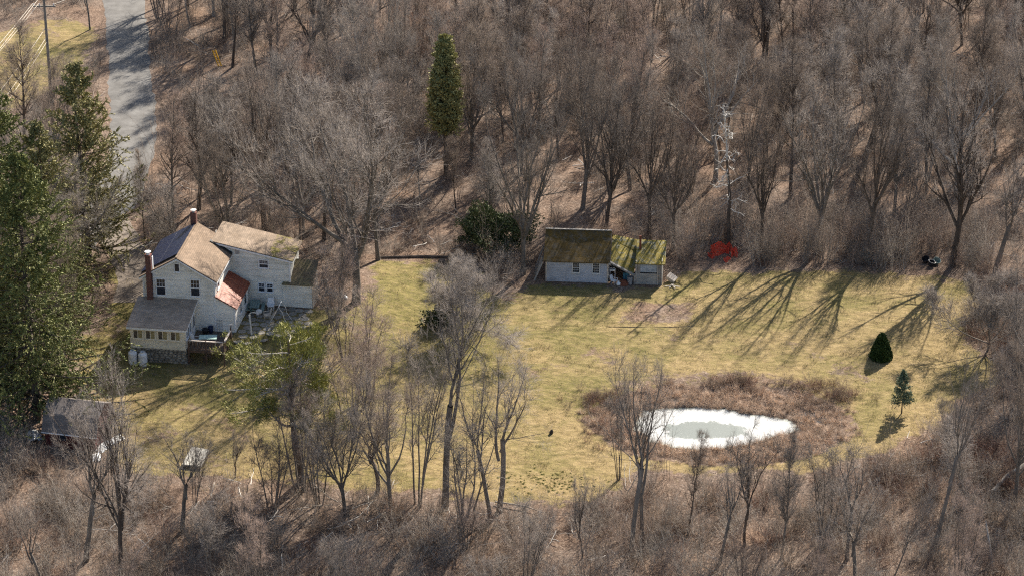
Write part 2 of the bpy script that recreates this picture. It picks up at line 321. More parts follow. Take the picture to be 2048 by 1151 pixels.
# ------------------------------------------------------------------ object helpers
def mesh_np(name, V, Q=None, T=None, mat=None, smooth=False):
    me = bpy.data.meshes.new(name)
    V = np.asarray(V, np.float32); nq = 0 if Q is None else len(Q); ntx = 0 if T is None else len(T)
    me.vertices.add(len(V)); me.vertices.foreach_set('co', V.ravel())
    loops = []
    if nq: loops.append(np.asarray(Q, np.int32).ravel())
    if ntx: loops.append(np.asarray(T, np.int32).ravel())
    L = np.concatenate(loops); me.loops.add(len(L)); me.loops.foreach_set('vertex_index', L)
    st = np.concatenate([np.arange(nq)*4, nq*4+np.arange(ntx)*3]).astype(np.int32); me.polygons.add(nq+ntx)
    me.polygons.foreach_set('loop_start', st)
    if smooth: me.polygons.foreach_set('use_smooth', np.ones(nq+ntx, bool))
    if mat: me.materials.append(MATS[mat])
    me.update(calc_edges=True)
    return me
def link(name, me, parent=None, loc=(0, 0, 0), rot=(0, 0, 0), scale=(1, 1, 1)):
    o = bpy.data.objects.new(name, me); COL.objects.link(o); o.location = loc; o.rotation_euler = rot; o.scale = scale
    if parent: o.parent = parent
    return o
def tag(o, label=None, cat=None, group=None, kind=None):
    if label: o['label'] = label
    if cat: o['category'] = cat
    if group: o['group'] = group
    if kind: o['kind'] = kind
    return o
def thing(name, label, cat, loc=(0, 0, 0), rz=0.0, group=None):
    return tag(link(name, None, None, loc, (0, 0, rz)), label, cat, group)
class MB:
    def __init__(s): s.v = []; s.f = []
    def add(s, vs, fs):
        n = len(s.v); s.v += [tuple(map(float, q)) for q in vs]; s.f += [tuple(n+i for i in q) for q in fs]; return s
    def box(s, a, b):
        (x0, y0, z0), (x1, y1, z1) = a, b
        return s.add([(x0,y0,z0),(x1,y0,z0),(x1,y1,z0),(x0,y1,z0),(x0,y0,z1),(x1,y0,z1),(x1,y1,z1),(x0,y1,z1)],
                     [(0,3,2,1),(4,5,6,7),(0,1,5,4),(1,2,6,5),(2,3,7,6),(3,0,4,7)])
    def slab(s, p, t):       # four top points (counter-clockwise from above), thickness down
        q = [(x, y, z-t) for x, y, z in p]
        return s.add(list(p)+q, [(0,1,2,3),(7,6,5,4),(0,4,5,1),(1,5,6,2),(2,6,7,3),(3,7,4,0)])
    def prism(s, pts, y0, y1):   # polygon in x,z extruded along y
        n = len(pts)
        return s.add([(x, y0, z) for x, z in pts]+[(x, y1, z) for x, z in pts],
                     [tuple(range(n)), tuple(range(2*n-1, n-1, -1))]+[(i, n+i, n+(i+1) % n, (i+1) % n) for i in range(n)])
    def cyl(s, c, r, h, n=12, r2=None, axis=(0, 0, 1)):
        r2 = r if r2 is None else r2; ax = Vector(axis).normalized(); q = ax.to_track_quat('Z', 'Y'); c = Vector(c); vs = []
        for rr, hh in ((r, 0), (r2, h)):
            for i in range(n):
                a = 2*math.pi*i/n; vs.append(c+q@Vector((rr*math.cos(a), rr*math.sin(a), hh)))
        return s.add(vs, [tuple(range(n-1, -1, -1)), tuple(range(n, 2*n))]+[(i, (i+1) % n, n+(i+1) % n, n+i) for i in range(n)])
    def lathe(s, c, prof, n=16):
        vs = []; k = len(prof)
        for r, z in prof:
            for i in range(n):
                a = 2*math.pi*i/n; vs.append((c[0]+r*math.cos(a), c[1]+r*math.sin(a), c[2]+z))
        fs = [(j*n+i, j*n+(i+1) % n, (j+1)*n+(i+1) % n, (j+1)*n+i) for j in range(k-1) for i in range(n)]
        return s.add(vs, fs+[tuple(range(n-1, -1, -1)), tuple((k-1)*n+i for i in range(n))])
    def tube(s, pts, r, n=6):
        pts = [Vector(p) for p in pts]; vs = []; k = len(pts)
        for j, p in enumerate(pts):
            t = (pts[min(j+1, k-1)]-pts[max(j-1, 0)]).normalized(); q = t.to_track_quat('Z', 'Y'); rr = r if not hasattr(r, '__len__') else r[j]
            for i in range(n):
                a = 2*math.pi*i/n; vs.append(p+q@Vector((rr*math.cos(a), rr*math.sin(a), 0)))
        fs = [(j*n+i, j*n+(i+1) % n, (j+1)*n+(i+1) % n, (j+1)*n+i) for j in range(k-1) for i in range(n)]
        return s.add(vs, fs+[tuple(range(n-1, -1, -1)), tuple((k-1)*n+i for i in range(n))])
    def mesh(s, name, mat, uvscale=None, smooth=False):
        me = bpy.data.meshes.new(name); me.from_pydata(s.v, [], s.f); me.materials.append(MATS[mat])
        if smooth:
            for p in me.polygons: p.use_smooth = True
        if uvscale:
            uv = me.uv_layers.new(name='UVMap')
            for p in me.polygons:
                n = p.normal; 
                if abs(n.z) > .2: a = Vector((0, 0, 1)).cross(n); a = a.normalized() if a.length > .05 else Vector((1, 0, 0))
                else: a = Vector((0, 0, 1)).cross(n).normalized()
                bb = n.cross(a)
                for li in p.loop_indices:
                    co = me.vertices[me.loops[li].vertex_index].co; uv.data[li].uv = (co.dot(a), co.dot(bb))
        me.update(); return me
    def build(s, name, mat, parent=None, **k):
        o = link(name, s.mesh(name, mat, uvscale=k.pop('uv', None), smooth=k.pop('smooth', False)), parent, **k); return o
def lapped(zs0, zs1, lim, step=.125, proud=.022):
    """clapboard wall in the x,z plane facing -y (front at y=0); lim(z) -> (x0, x1)"""
    m = MB(); z = zs0; 
    while z < zs1-1e-6:
        z2 = min(z+step, zs1); a0, a1 = lim(z); b0, b1 = lim(z2)
        if a1-a0 > .02:
            if b1-b0 < .01: b0 = b1 = (b0+b1)/2
            m.add([(a0,-proud,z),(a1,-proud,z),(b1,-.004,z2),(b0,-.004,z2),(a0,.03,z),(a1,.03,z),(b1,.03,z2),(b0,.03,z2)],
                  [(0,1,2,3),(0,4,5,1),(1,5,6,2),(3,7,4,0),(5,4,7,6),(2,6,7,3)])
        z = z2
    return m

# ------------------------------------------------------------------ ground, lawn, road, pond
def axis(lo, hi, step, far):
    c = list(np.arange(lo, hi+1e-6, step)); s = step; x = hi; r = []
    while x < far: s *= 1.35; x += s; r.append(x)
    s = step; x = lo; l = []
    while x > -far: s *= 1.35; x -= s; l.append(x)
    return np.array(l[::-1]+c+r)
gx = axis(-66, 66, .5, 2500); gy = axis(-74, 92, .5, 2500)
X, Y = np.meshgrid(gx, gy); xf, yf = X.ravel(), Y.ravel(); zf = H(xf, yf)
nx, ny = len(gx), len(gy)
ii = np.arange(nx*ny).reshape(ny, nx)
Q = np.stack([ii[:-1, :-1], ii[:-1, 1:], ii[1:, 1:], ii[1:, :-1]], -1).reshape(-1, 4)
V = np.stack([xf, yf, zf], -1)
g = link('woodland_floor', mesh_np('woodland_floor', V, Q, None, 'leaf_litter', True)); tag(g, kind='structure')
Pf = np.stack([xf, yf], -1); near = (abs(xf) < 66) & (yf > -74) & (yf < 92)
ld = np.full(len(xf), -99.0); ld[near] = np.maximum(sdist(Pf[near], LAWN), sdist(Pf[near], LAWN2)) + 1.1*wob(xf[near], yf[near], .55, 4) + .5*wob(xf[near], yf[near], 1.7, 8)
pr = pond_r(xf, yf); ld = np.where(pr < 1.25, np.minimum(ld, (pr-1.0)*9+.9), ld)
keep = (ld[Q].max(1) > -1.2)
used = np.unique(Q[keep]); remap = np.full(len(xf), -1); remap[used] = np.arange(len(used))
LV = V[used].copy(); LV[:, 2] += .012
lm = mesh_np('lawn', LV, remap[Q[keep]], None, 'winter_grass', True)
thin = 1-sst(-1.2, 2.2, ld[used]); pu = LV
thin = np.maximum(thin, .55*np.exp(-(((pu[:, 0]-12)/5.0)**2+((pu[:, 1]+4.6)/1.8)**2)))
thin = np.maximum(thin, .62*(1-sst(1.02, 1.45, pr[used]))*sst(-24, -18, pu[:, 1]))
thin = np.maximum(thin, .52*sst(.15, .9, wob(pu[:, 0], pu[:, 1], .22, 11)))
thin = np.maximum(thin, .5*sst(-2, -16, pu[:, 0])*sst(.0, .8, wob(pu[:, 0], pu[:, 1], .4, 21)))
thin = np.maximum(thin, .5*(1-sst(0, 3.0, ld[used]))*(pu[:, 1] > -12))
strw = .52 + .42*sst(8, 26, pu[:, 0])*sst(-36, -12, pu[:, 1]) + .35*(1-sst(-30, -20, pu[:, 1])) - .28*sst(5, -12, pu[:, 0])*sst(-20, -8, pu[:, 1]) + .25*sst(-22, -30, pu[:, 0])*sst(-17, -24, pu[:, 1]) - .3*sst(-9, -2, pu[:, 1])*sst(12, 5, pu[:, 0]) + .6*(pu[:, 1] > 20) - .25*sst(-10, -3, pu[:, 1])*sst(14, 18, pu[:, 0])
for nm, arr in (('thin', thin), ('straw', strw)):
    a = lm.attributes.new(nm, 'FLOAT', 'POINT'); a.data.foreach_set('value', arr.astype(np.float32))
tag(link('lawn', lm), kind='structure')

def ribbon(name, line, w, mat, dz, seed):
    pts = []
    for i in range(len(line)-1):
        n = max(2, int(np.hypot(*(line[i+1]-line[i]))/1.0))
        for k in range(n): pts.append(line[i]+(line[i+1]-line[i])*k/n)
    pts.append(line[-1]); pts = np.array(pts)
    for _ in range(3): pts[1:-1] = (pts[:-2]+2*pts[1:-1]+pts[2:])/4
    t = np.gradient(pts, axis=0); t /= np.hypot(*t.T)[:, None]; nrm = np.stack([-t[:, 1], t[:, 0]], -1)
    r = np.random.default_rng(seed); cols = 9; V = []
    for k in range(cols):
        s = (k/(cols-1)-.5)*w; e = (abs(k-4) == 4)*(r.random(len(pts))-.5)*.5
        q = pts+nrm*(s+e)[:, None] if hasattr(e, '__len__') else pts+nrm*s
        V.append(np.stack([q[:, 0], q[:, 1], H(q[:, 0], q[:, 1])+dz-(.05 if k in (0, cols-1) else 0)], -1))
    V = np.stack(V, 1).reshape(-1, 3); ii = np.arange(len(pts)*cols).reshape(-1, cols)
    Q = np.stack([ii[:-1, :-1], ii[1:, :-1], ii[1:, 1:], ii[:-1, 1:]], -1).reshape(-1, 4)[:, ::-1]
    return tag(link(name, mesh_np(name, V, Q, None, mat, True)), kind='structure')
ribbon('road', ROAD, 4.5, 'road_gravel', .05, 1)
ribbon('driveway', DRIVE, 3.6, 'drive_gravel', .035, 2)
# pond
m = MB(); n = 72
ring = [(POND_C[0]+11.0*math.cos(2*math.pi*i/n), POND_C[1]+8.2*math.sin(2*math.pi*i/n), -.335) for i in range(n)]
m.add([(POND_C[0], POND_C[1], -.335)]+ring, [(0, 1+i, 1+(i+1) % n) for i in range(n)])
tag(m.build('pond_water', 'dark_water'), kind='structure')
icep = []
for i in range(len(ICE)):
    a, b_ = ICE[i], ICE[(i+1) % len(ICE)]
    for k in range(6):
        q = a+(b_-a)*k/6; d = q-ICE.mean(0); q = q+d/np.hypot(*d)*(.10+.14*math.sin(i*7+k*2.3)+.08*math.sin(k*5.1+i)); icep.append(q)
cx, cy = ICE.mean(0); m = MB(); n = len(icep)
m.add([(cx, cy, -.27)]+[(q[0], q[1], -.27) for q in icep]+[(q[0], q[1], -.34) for q in icep], [(0, 1+i, 1+(i+1) % n) for i in range(n)]+[(1+i, 1+n+i, 1+n+(i+1) % n, 1+(i+1) % n) for i in range(n)])
ice_ = tag(m.build('pond_ice', 'pond_ice'), kind='structure'); a = ice_.data.attributes.new('rim', 'FLOAT', 'POINT'); a.data.foreach_set('value', [0.0]+[1.0]*(2*n))
# leafy garden bed with timber edging
c4 = [W(1212, 652), W(1395, 650), W(1408, 602), W(1258, 598)]
m = MB(); N = 14; vs = []
for j in range(N+1):
    for i in range(N+1):
        s, t = i/N, j/N; q = (c4[0]*(1-s)+c4[1]*s)*(1-t)+(c4[3]*(1-s)+c4[2]*s)*t
        e = .05*min(1, 6*min(s, 1-s, t, 1-t)); x = q[0]+.15*math.sin(9*t+3*s); y = q[1]+.15*math.sin(8*s)
        vs.append((x, y, h1(x, y)+.0+e*(.7+.5*math.sin(i*2.1+j*1.7))))
m.add(vs, [(j*(N+1)+i, j*(N+1)+i+1, (j+1)*(N+1)+i+1, (j+1)*(N+1)+i) for j in range(N) for i in range(N)])
bed = tag(m.build('garden_bed', 'winter_grass', smooth=True), kind='structure')
a = bed.data.attributes.new('thin', 'FLOAT', 'POINT'); a.data.foreach_set('value', [(.20+.52*min(1, 5*min(i, N-i, j, N-j)/N)) for j in range(N+1) for i in range(N+1)])
a = bed.data.attributes.new('straw', 'FLOAT', 'POINT'); a.data.foreach_set('value', [.85]*((N+1)**2))


# ------------------------------------------------------------------ farmhouse
house = thing('farmhouse', 'old white clapboard farmhouse with tan shingle roof, solar panels and two brick chimneys', 'house', (HO[0], HO[1], 0), -HA)
hp = lambda m, name, mat, parent=None, **k: m.build(name, mat, parent or house, **k)
def window(x, z0, w, h, y, style='sash', rot=None, glass='window_glass', trim='white_paint', parent=None, cols=3):
    """window on a wall facing -y at y; returns the frame part; rot turns it about (x,y)"""
    fr = MB(); t = .085
    fr.box((-w/2-t, -.05, -t), (w/2+t, .01, 0)).box((-w/2-t, -.05, h), (w/2+t, .01, h+t)).box((-w/2-t, -.05, 0), (-w/2, .01, h)).box((w/2, -.05, 0), (w/2+t, .01, h))
    fr.box((-w/2-t-.03, -.085, -t-.03), (w/2+t+.03, .01, -t))
    o = fr.build('window', trim, parent or house, loc=(x, y, z0), rot=(0, 0, rot or 0))
    if style == 'sash':
        b = MB(); b.box((-w/2, -.035, h/2-.035), (w/2, -.002, h/2+.035))
        for k in range(1, cols): b.box((-w/2+w*k/cols-.011, -.033, h/2+.035), (-w/2+w*k/cols+.011, -.004, h))
        b.box((-w/2, -.033, h*.75-.011), (w/2, -.0045, h*.75+.011)); b.build('sash_bar', trim, o)
        MB().box((-w/2, -.022, 0), (w/2, .004, h)).build('pane', glass, o)
    elif style == 'six':
        b = MB()
        b.box((-w/2, -.035, h/2-.025), (w/2, -.002, h/2+.025))
        for k in (1, 2): b.box((-w/2+w*k/3-.012, -.033, 0), (-w/2+w*k/3+.012, -.004, h))
        for k in (1, 3): b.box((-w/2, -.0325, h*k/4-.012), (w/2, -.0045, h*k/4+.012))
        b.build('sash_bar', trim, o); MB().box((-w/2, -.022, 0), (w/2, .004, h)).build('pane', glass, o)
    elif style == 'slider':
        MB().box((-.03, -.04, 0), (.03, -.002, h)).build('sash_bar', trim, o)
        MB().box((-w/2, -.02, 0), (-.031, .004, h)).build('pane', 'screened_glass', o)
        MB().box((.031, -.024, 0), (w/2, .004, h)).build('pane', 'curtained_glass', o)
    else:
        MB().box((-w/2, -.022, 0), (w/2, .004, h)).build('pane', glass, o)
    return o
# stone foundation under the porch
fnd = hp(MB().box((-4.5, .06, -.6), (.08, 3.9, 1.28)), 'foundation', 'mortar')
rs = random.Random(3)
def stone_mesh(w, h, d, r):
    j = lambda a: a*(1+r.uniform(-.18, .18)); x, z = w/2, h/2
    o = [(-j(x), -j(z)), (0, -j(z)*1.1), (j(x), -j(z)), (j(x)*1.08, 0), (j(x), j(z)), (0, j(z)*1.08), (-j(x), j(z)), (-j(x)*1.1, 0)]
    m = MB(); vs = [(a, 0, c) for a, c in o]+[(a*.72+r.uniform(-.01, .01), -d*r.uniform(.7, 1.2), c*.72) for a, c in o]
    return m.add(vs, [(i, (i+1) % 8, 8+(i+1) % 8, 8+i) for i in range(8)]+[tuple(range(8, 16))])
protos = [stone_mesh(.36, .19, .07, rs).mesh('stone', 'field_stone') for _ in range(9)]
z = -.35
while z < 1.2:
    x = -4.5+rs.uniform(-.1, .1); hh = rs.uniform(.85, 1.25)
    while x < .05:
        w = rs.uniform(.7, 1.3); o = link('stone', rs.choice(protos), fnd, (x+.19*w, .06, z+.1*hh), (0, rs.uniform(-.1, .1), 0), (w, 1, hh)); x += .40*w
    x = .1
    while x < 3.8:
        w = rs.uniform(.7, 1.3); link('stone', rs.choice(protos), fnd, (.08, x+.19*w, z+.1*hh), (rs.uniform(-.1, .1), 0, math.pi/2), (w, 1, hh)); x += .40*w
    z += .205*hh
# enclosed porch
pw = MB().box((-4.62, 0, 1.30), (.12, .12, 3.24)); pw.box((0, .12, 1.30), (.12, 3.98, 3.24)); pw.box((-4.62, .12, 1.30), (-4.5, 3.98, 3.24))
pw.add([(.12, .12, 3.24), (.12, 3.98, 3.24), (.12, 3.98, 4.0), (0, .12, 3.24), (0, 3.98, 3.24), (0, 3.98, 4.0)], [(0, 1, 2), (5, 4, 3), (0, 2, 5, 3)])
for k in range(13): pw.box((-4.5+k*.38, -.008, 1.31), (-4.5+k*.38+.012, 0, 2.1))
porch = hp(pw, 'porch_wall', 'cream_siding')
for x in (-3.92, -2.85, -1.79, -.70): window(x, 2.24, .74, .72, 0, 'slider', trim='cream_paint', parent=house)
for v in (.55, 1.15, 1.75): window(.12, 2.2, .36, .9, v, 'plain', rot=math.pi/2, trim='blue_white_trim')
dr = hp(MB().box((.12, 2.55, 1.34), (.17, 3.35, 3.3)), 'porch_door', 'white_paint'); MB().box((.17, 2.7, 2.2), (.18, 3.2, 3.15)).build('pane', 'window_glass', dr)
MB().box((.17, 2.62, 2.2), (.22, 2.68, 2.26)).build('handle', 'grey_metal', dr)
rf = MB().slab([(-4.84, -.28, 3.36), (.34, -.28, 3.36), (.34, 3.975, 4.2), (-4.84, 3.975, 4.2)], .05)
pr_ = hp(rf, 'porch_roof', 'porch_shingles', uv=1)
f_ = MB().slab([(-4.84, -.30, 3.305), (.34, -.30, 3.305), (.34, -.24, 3.315), (-4.84, -.24, 3.315)], .17)
f_.slab([(.30, -.23, 3.315), (.345, -.23, 3.315), (.345, 3.97, 4.145), (.30, 3.97, 4.145)], .14).slab([(-4.845, -.23, 3.315), (-4.80, -.23, 3.315), (-4.80, 3.97, 4.145), (-4.845, 3.97, 4.145)], .14)
f_.build('fascia', 'white_paint', pr_)
# main block
UL, UR, UM = -4.35, 1.85, -1.3; ZE, ZR = 6.13, 7.98
def lim_main(z):
    if z <= ZE: return UL, UR
    t = (z-ZE)/(ZR-ZE); return UL+(UM-UL)*t, UR+(UM-UR)*t
front = hp(lapped(1.2, ZR, lim_main), 'wall', 'white_siding', loc=(0, 4.0, 0)); front['label'] = 'stained white clapboard gable wall'
body = MB().prism([(UL+.03, -.3), (UR-.03, -.3), (UR-.03, ZE), (UM, ZR-.03), (UL+.03, ZE)], 4.03, 11.1); hp(body, 'wall', 'white_siding')
sw = lapped(1.2, ZE, lambda z: (0, 5.7)); hp(sw, 'wall', 'white_siding', loc=(UR-.0, 4.0, 0), rot=(0, 0, math.pi/2))
cb = MB().box((UR-.09, 3.955, 1.25), (UR+.035, 4.08, 6.1)); cb.box((UL-.035, 3.955, 1.25), (UL+.09, 4.08, 6.1)); hp(cb, 'corner_board', 'white_paint')
sl_ = (ZR-ZE)/(UR-UM)
def roof_z(u): return ZR+.06-abs(u-UM)*sl_
rr_ = MB().slab([(UM, 3.72, roof_z(UM)), (2.12, 3.72, roof_z(2.12)), (2.12, 9.66, roof_z(2.12)), (UM, 9.66, roof_z(UM))], .10)
rr_.slab([(UM, 9.66, roof_z(UM)), (.55, 9.66, roof_z(.55)), (.55, 11.3, roof_z(.55)), (UM, 11.3, roof_z(UM))], .10)
rr_.slab([(-4.62, 3.72, roof_z(-4.62)), (UM, 3.72, roof_z(UM)), (UM, 11.3, roof_z(UM)), (-4.62, 11.3, roof_z(-4.62))], .10)
roof = hp(rr_, 'roof', 'tan_shingles', uv=1)
tr = MB()
for a, b_ in (((-4.63), UM), (UM, 2.13)):
    z0, z1 = roof_z(a), roof_z(b_); tr.add([(a, 3.70, z0-.11), (b_, 3.70, z1-.11), (b_, 3.70, z1-.26), (a, 3.70, z0-.26), (a, 3.76, z0-.11), (b_, 3.76, z1-.11), (b_, 3.76, z1-.26), (a, 3.76, z0-.26)], [(3, 2, 1, 0), (4, 5, 6, 7), (0, 1, 5, 4), (2, 3, 7, 6), (0, 4, 7, 3), (1, 2, 6, 5)])
tr.box((2.07, 3.77, roof_z(2.12)-.24), (2.13, 9.6, roof_z(2.12)-.11)); tr.box((-4.64, 3.77, roof_z(-4.62)-.24), (-4.58, 11.25, roof_z(-4.62)-.11))
hp(tr, 'fascia', 'white_paint')
MB().box((UM-.09, 3.73, roof_z(UM)-.02), (UM+.09, 11.29, roof_z(UM)+.035)).build('ridge_cap', 'tan_shingles', roof, uv=1)
# solar array: two rows of five panels on the left slope
sg = math.atan(sl_); pm = MB().box((-.90, -.66, 0), (.90, .66, .035)).mesh('solar_panel', 'solar_glass')
fm = MB().box((-.80, -.655, -.012), (.80, -.625, .041)).box((-.80, .625, -.012), (.80, .655, .041)).box((-.80, -.625, -.011), (-.77, .625, .040)).box((.77, -.625, -.011), (.80, .625, .040)).mesh('frame', 'aluminium')
fm2 = MB().box((-.905, -.665, -.03), (.905, -.645, .030)).box((-.905, .645, -.03), (.905, .665, .030)).mesh('frame', 'black_flashing')
for row, uu in enumerate((-2.12, -3.72)):
    for k in range(5):
        v = 4.95+k*1.335
        o = link('solar_panel', pm, house, (uu, v, roof_z(uu)+.13), (0, -sg, 0)); link('frame', fm2, o)
MB().box((-.012, 0, -.03), (.012, 6.7, .0)).build('rail', 'aluminium', house, loc=(-2.925, 4.3, roof_z(-2.925)+.165), rot=(0, -sg, 0))
# chimneys
ch = hp(MB().box((-3.94, 3.54, 3.9), (-3.50, 3.97, 8.05)).box((-3.98, 3.50, 8.05), (-3.46, 4.01, 8.2)), 'chimney', 'chimney_brick')
MB().cyl((-3.72, 3.73, 8.2), .17, .28, 12).cyl((-3.72, 3.73, 8.48), .28, .06, 12, .05).build('chimney_cap', 'white_paint', ch)
MB().box((-3.4, 3.72, 5.4), (-3.36, 3.98, 8.0)).build('flashing', 'white_paint', ch)
ch = hp(MB().box((-1.75, 10.8, 7.4), (-1.25, 11.25, 9.1)), 'chimney', 'chimney_brick')
MB().cyl((-1.5, 11.02, 9.1), .16, .2, 12).cyl((-1.5, 11.02, 9.3), .26, .05, 12, .06).build('chimney_cap', 'pale_metal', ch)
for x, z0, w, h in ((-2.80, 4.46, .72, 1.42), (.17, 4.55, .72, 1.42)): window(x, z0, w, h, 3.97, 'sash')
window(-1.33, 6.68, .38, .70, 3.97, 'plain')
window(UR+.025, 4.9, .6, .9, 5.1, 'sash', rot=math.pi/2)
# lean-to with rusted roof
LZ0, LZ1 = 4.62, 3.72; LU = 3.5
def lim_l(z):
    if z <= LZ1: return UR, LU
    return UR, UR+(LU-UR)*(1-(z-LZ1)/(LZ0-LZ1))
hp(lapped(1.2, LZ0-.04, lim_l), 'wall', 'white_siding', loc=(0, 4.0, 0))
hp(MB().box((UR+.02, 4.03, -.2), (LU-.03, 9.0, 3.66)), 'wall', 'white_siding')
hp(lapped(1.2, LZ1-.02, lambda z: (0, 4.98)), 'wall', 'white_siding', loc=(LU, 4.0, 0), rot=(0, 0, math.pi/2))
hp(MB().box((LU-.09, 3.955, 1.2), (LU+.035, 4.08, 3.62)), 'corner_board', 'white_paint')
lr = hp(MB().slab([(UR-.02, 3.86, LZ0-.03), (3.72, 3.86, LZ1-.17), (3.72, 9.12, LZ1-.17), (UR-.02, 9.12, LZ0-.03)], .06), 'lean_to_roof', 'rust_sheet')
for k in range(6):
    a, c = 3.84+k*.885, 3.84+(k+1)*.885-.012; mm_ = MB()
    for j in range(6):
        s0, s1 = j/6, (j+1)/6; x0, x1 = UR-.02+1.78*s0, UR-.02+1.78*s1+.03; zz0, zz1 = LZ0+.03-1.02*s0*.98, LZ0+.03-1.02*s1*.98
        mm_.slab([(x0, a, zz0+.005), (x1, a, zz1+.025), (x1, c, zz1+.025), (x0, c, zz0+.005)], .02)
    mm_.build('roof_sheet', 'rust_sheet', lr)
window(LU+.025, 2.3, .55, .8, 6.0, 'sash', rot=math.pi/2)
dd = hp(MB().box((LU, 7.3, 1.32), (LU+.06, 8.15, 3.3)), 'side_door', 'white_paint'); MB().box((LU+.06, 7.4, 2.3), (LU+.07, 8.05, 3.15)).build('pane', 'window_glass', dd)
# rear wing with a roof falling to the right
wz = lambda u: 7.02-.205*(u-.6); VW = 9.7
wl = MB(); z = 1.2
while z < 7.0:
    z2 = z+.13; hi0 = 7.12 if z <= wz(7.12) else .6+(7.02-z)/.205; hi1 = 7.12 if z2 <= wz(7.12) else .6+(7.02-z2)/.205
    if hi1 > .62 : wl.add([(.6, -.022, z), (hi0, -.022, z), (hi1, -.004, z2), (.6, -.004, z2), (.6, .03, z), (hi0, .03, z), (hi1, .03, z2), (.6, .03, z2)], [(0,1,2,3),(0,4,5,1),(1,5,6,2),(3,7,4,0),(5,4,7,6),(2,6,7,3)])
    z = z2
wf = hp(wl, 'wing_wall', 'wing_siding', loc=(0, VW, 0))
hp(MB().prism([(.65, -.2), (7.08, -.2), (7.08, wz(7.08)-.03), (.65, wz(.65)-.03)], VW+.03, 13.5), 'wing_wall', 'wing_siding')
hp(MB().box((7.03, VW-.045, 3.6), (7.155, VW+.08, 5.6)), 'corner_board', 'white_paint')
wr = hp(MB().slab([(.35, VW-.22, wz(.35)+.08), (5.2, VW-.22, wz(5.2)+.08), (5.2, 13.8, wz(5.2)+.08), (.35, 13.8, wz(.35)+.08)], .08), 'wing_roof', 'wing_shingles', uv=1)
MB().slab([(5.2, VW-.22, wz(5.2)+.08), (7.42, VW-.22, wz(7.42)+.08), (7.42, 13.8, wz(7.42)+.08), (5.2, 13.8, wz(5.2)+.08)], .08).build('mossy_end', 'mossy_edge_shingles', wr, uv=1)
MB().add([(.33, VW-.24, wz(.33)-.005), (7.42, VW-.24, wz(7.42)-.005), (7.42, VW-.24, wz(7.42)-.16), (.33, VW-.24, wz(.33)-.16), (.33, VW-.19, wz(.33)-.005), (7.42, VW-.19, wz(7.42)-.005), (7.42, VW-.19, wz(7.42)-.16), (.33, VW-.19, wz(.33)-.16)], [(0, 3, 2, 1), (4, 5, 6, 7), (0, 1, 5, 4), (2, 3, 7, 6), (0, 4, 7, 3), (1, 2, 6, 5)]).build('fascia', 'white_paint', wr)
MB().slab([(.25, VW-.32, roof_z(.25)+.09), (2.13, VW-.32, roof_z(2.13)+.09), (2.13, VW-.05, roof_z(2.13)+.12), (.25, VW-.05, roof_z(.25)+.12)], .05).build('flashing', 'black_flashing', roof)
window(4.83, 4.86, .74, .66, VW-.03, 'sash', trim='white_paint')
window(4.58, 2.62, .48, .72, VW-.03, 'sash', trim='blue_white_trim', cols=2); window(5.30, 2.62, .48, .72, VW-.03, 'sash', trim='blue_white_trim', cols=2)
hp(MB().box((2.35, VW-.05, 6.0), (2.72, VW-.02, 6.38)), 'vent', 'grey_metal')
hp(MB().cyl((1.9, VW-.12, 6.33), .05, .12, 8), 'lamp', 'white_paint')
# low annex at the right end
hp(lapped(1.0, 3.5, lambda z: (6.42, 9.0)), 'annex_wall', 'wing_siding', loc=(0, 9.62, 0))
hp(MB().add([(7.14, 9.65, -.2), (8.97, 9.65, -.2), (8.97, 12.0, -.2), (7.14, 12.0, -.2), (7.14, 9.65, 3.48), (8.97, 9.65, 3.48), (8.97, 12.0, 4.55), (7.14, 12.0, 4.55)], [(0,3,2,1),(4,5,6,7),(0,1,5,4),(1,2,6,5),(2,3,7,6),(3,0,4,7)]), 'annex_wall', 'white_siding')
hp(MB().slab([(6.4, 9.42, 3.5), (9.15, 9.42, 3.5), (9.15, 12.15, 4.72), (7.13, 12.15, 4.72)], .08), 'annex_roof', 'annex_shingles', uv=1)
for k in range(5): hp(MB().box((9.0+.02*k, 9.7+k*.42, 1.1), (9.05+.02*k, 9.95+k*.42, 3.3+k*.17)), 'board', 'pale_wood')

# ------------------------------------------------------------------ deck and the things on it
deck = thing('wooden_deck', 'dark wooden deck with baluster railing beside the glazed porch', 'deck', (HO[0], HO[1], 0), -HA)
bm_ = MB().box((0, 0, 0), (.14, 3.8, .035)).mesh('floor_board', 'deck_wood')
for k in range(20): link('floor_board', bm_, deck, (.26+k*.156, .16, 1.29+.002*(k % 3)))
MB().box((.26, .16, 1.08), (3.38, .2, 1.285)).box((3.34, .21, 1.08), (3.38, 3.9, 1.285)).build('rim_board', 'rail_wood', deck)
pm_ = MB().box((-.05, -.05, 0), (.05, .05, 1.0)).mesh('post', 'rail_wood')
for u, v, z0, z1 in ((.34, .13, -.1, 2.28), (1.85, .13, -.1, 2.28), (3.38, .13, -.1, 2.36), (3.42, 1.3, .3, 2.25), (3.45, 2.5, .9, 2.5)): link('post', pm_, deck, (u, v, z0), (0, 0, 0), (1, 1, z1-z0))
MB().box((.3, .05, 2.2), (3.45, .2, 2.245)).build('rail', 'rail_cap', deck); MB().box((3.34, .21, 2.2), (3.5, 2.55, 2.245)).build('rail', 'rail_cap', deck)
MB().box((.39, .11, 1.42), (3.33, .15, 1.47)).build('rail', 'rail_wood', deck)
bb_ = MB().box((-.018, -.018, 0), (.018, .018, .74)).mesh('baluster', 'rail_wood')
for k in range(24): link('baluster', bb_, deck, (.45+k*.12, .13, 1.465))
for k in range(18): link('baluster', bb_, deck, (3.42, .28+k*.125, 1.465))
